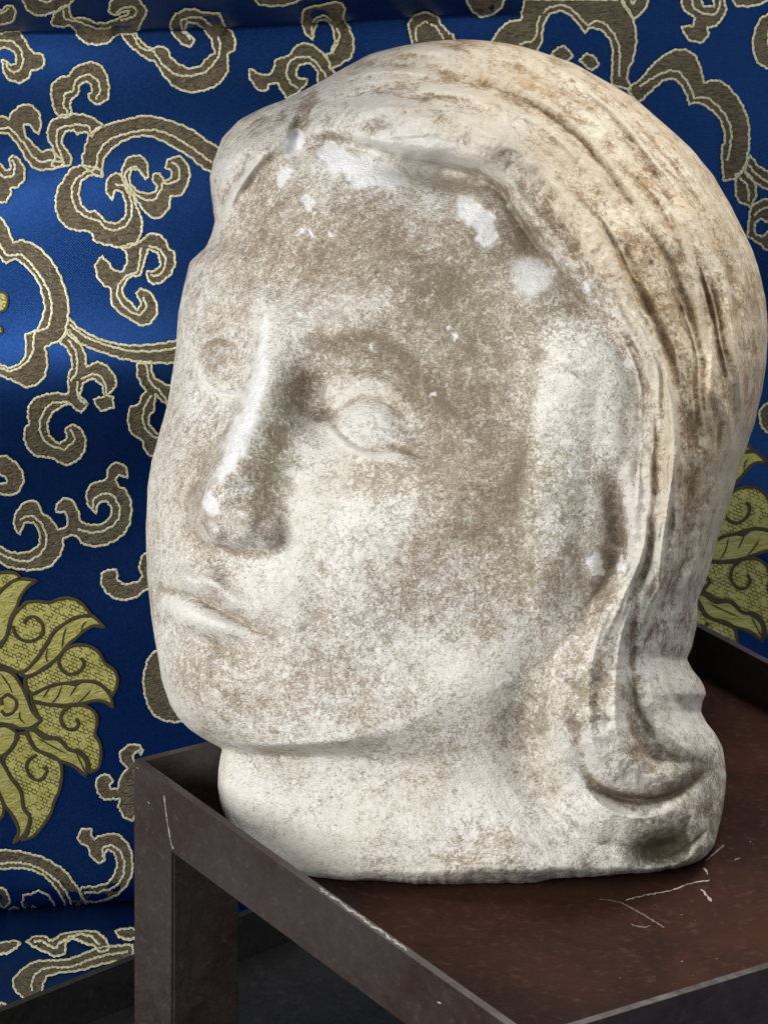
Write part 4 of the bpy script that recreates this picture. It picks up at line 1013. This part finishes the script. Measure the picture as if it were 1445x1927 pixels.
warm = sstep(sF, -20, 90)*.85*(1-sstep(Yp, 1300, 1500)*.45)*sstep(X+(.6*(400-Yp)), 700, 1150)+.15*blob(540,450,160,120,1)
warm = np.clip(warm+(fbm(X, Yp, 90, 3, 12)-.5)*.5*sstep(sF, -20, 60), 0, 1)
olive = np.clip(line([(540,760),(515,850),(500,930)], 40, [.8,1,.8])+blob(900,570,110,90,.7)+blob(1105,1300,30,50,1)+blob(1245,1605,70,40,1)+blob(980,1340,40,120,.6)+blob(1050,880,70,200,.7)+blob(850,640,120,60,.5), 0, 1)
D = D-3.0*np.clip(bare, 0, 1)*sstep(np.hypot(X-440, Yp-760), 150, 260)*edge
front_d = YC[:, None]-D*PXM
Xb = XC[:, None]-XA[:, None]*np.cos(tb)[None]
Bback = np.interp(ROWS, [74,90,130,200,300,450,900,1200,1400,1550,1640,1670], [0,100,200,300,370,410,420,390,340,320,160,0])
Db = Bback[:, None]*np.abs(np.sin(tb))[None]**.92
Db = Db+(5*np.sin(Xb/11+Yp[:, :1]*.012)+3*np.sin(Xb/4.3))*np.abs(np.sin(tb))[None]*sstep(ROWS, 100, 200)[:, None]
back_d = YC[:, None]+Db*PXM
Yo = Yp-sstep(Yp, 1596, 1660)*(fbm(X, X*0, 50, 4, 8)*13-3+5*(fbm(X, X*0, 14, 2, 18)-.5))*sstep(X, 560, 640)
PF = at_depth(X, Yo, front_d); PB = at_depth(Xb, np.repeat(ROWS[:, None], NB, 1), back_d)
GRID = np.concatenate([PF, PB], 1); NC = NF+NB
GRID[..., 2] = np.maximum(GRID[..., 2], FLOOR_Z+.0003)
HB = np.array([GRID[-1, :, 0].mean(), GRID[-1, :, 1].mean()+.03, FLOOR_Z+.0003])
Vh = (GRID-HB).reshape(-1, 3)
ii = np.arange(NR*NC).reshape(NR, NC); ii2 = np.roll(ii, -1, 1)
FQ = np.stack([ii[:-1], ii[1:], ii2[1:], ii2[:-1]], -1).reshape(-1, 4)
# smooth vertex normals of the whole stone, shared by all its parts so no seam shows
e1 = Vh[FQ[:, 2]]-Vh[FQ[:, 0]]; e2 = Vh[FQ[:, 3]]-Vh[FQ[:, 1]]
fn = np.cross(e1, e2)
VN = np.zeros_like(Vh)
for k in range(4): np.add.at(VN, FQ[:, k], fn)
VN /= (np.linalg.norm(VN, axis=1)[:, None]+1e-20)
cen = Vh.mean(0)
if ((Vh-cen)*VN).sum() < 0: FQ = FQ[:, ::-1]; VN = -VN

def whole(a, back):
    b = np.broadcast_to(back, (NR, NB)) if np.isscalar(back) else back
    return np.concatenate([a, b], 1).reshape(-1)
bk = .5+(fbm(Xb, np.repeat(ROWS[:, None], NB, 1), 120, 3, 7)-.5)*.5
# blend the back's values to the front's rims
tt = np.linspace(0, 1, NB)[None]; wgt = np.clip(np.minimum(tt, 1-tt)*6, 0, 1)
mk = lambda a, v: (a[:, -1:]*(1-tt)+a[:, :1]*tt)*(1-wgt)+v*wgt
hairy = .22+.78*sstep(sF, -40, 40)*(1-.45*sstep(Yp, 1150, 1350))+.35*blob(770,690,110,50,1,.55)+.5*sstep(Yp, 1590, 1650)
hairy = np.clip(hairy, 0, 1)
ATT = {'hairy': whole(hairy, mk(hairy, 1.)), 'dirt_shade': whole(dirt_shade, mk(dirt_shade, bk)), 'bare': whole(bare, mk(bare, 0.)), 'warm': whole(warm, mk(warm, .7)), 'olive': whole(olive, mk(olive, 0.))}

# ---- the parts of the one stone
head = empty('marble_head', HB, 'weathered white marble head with wavy hair and worn face resting on the brown metal tray', 'sculpture')
reg = np.zeros((NR, NC), int)                        # 0 hair 1 face 2 neck 3 nose 4 near eye 5 far eye 6 mouth
jawy = np.interp(X, [p[0] for p in JAW[1:]], [p[1] for p in JAW[1:]])
f_ = reg[:, :NF]
f_[ins_face] = 1
f_[ins_face & (Yp > np.minimum(jawy, 1409)) & (X > 395)] = 2
f_[inside([(500,590),(484,640),(486,687),(476,735),(442,795),(418,845),(393,895),(368,932),(358,965),(368,1005),(395,1035),(440,1046),(500,1056),(535,1040),(545,1000),(540,930),(560,850),(575,780),(560,700),(530,640)], X, Yp)] = 3
f_[inside([(602,790),(632,752),(680,716),(740,732),(790,790),(800,850),(740,872),(675,866),(630,830)], X, Yp)] = 4
f_[inside([(362,690),(372,645),(412,622),(450,635),(478,680),(468,752),(420,752),(385,735)], X, Yp)] = 5
f_[inside([(288,1100),(320,1080),(345,1072),(368,1080),(395,1074),(430,1110),(490,1160),(530,1210),(480,1208),(420,1190),(360,1175),(310,1140)], X, Yp)] = 6
cell = reg[:-1].reshape(-1)
def stone(name, r, parent):
    q = FQ[cell == r]; used = np.unique(q); mp_ = np.full(len(Vh), -1); mp_[used] = np.arange(len(used))
    me = bpy.data.meshes.new(name)
    fq = mp_[q]
    me.vertices.add(len(used)); me.vertices.foreach_set('co', Vh[used].ravel())
    me.loops.add(fq.size); me.loops.foreach_set('vertex_index', fq.ravel().astype(np.int32))
    me.polygons.add(len(fq)); me.polygons.foreach_set('loop_start', np.arange(0, fq.size, 4, dtype=np.int32))
    me.polygons.foreach_set('use_smooth', np.ones(len(fq), bool))
    me.update(calc_edges=True)
    for k, a in ATT.items():
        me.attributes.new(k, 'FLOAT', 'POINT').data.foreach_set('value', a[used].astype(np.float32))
    me.normals_split_custom_set_from_vertices(VN[used].tolist())
    me.materials.append(M_MARBLE)
    o = bpy.data.objects.new(name, me); COL.objects.link(o); o.parent = parent
    return o
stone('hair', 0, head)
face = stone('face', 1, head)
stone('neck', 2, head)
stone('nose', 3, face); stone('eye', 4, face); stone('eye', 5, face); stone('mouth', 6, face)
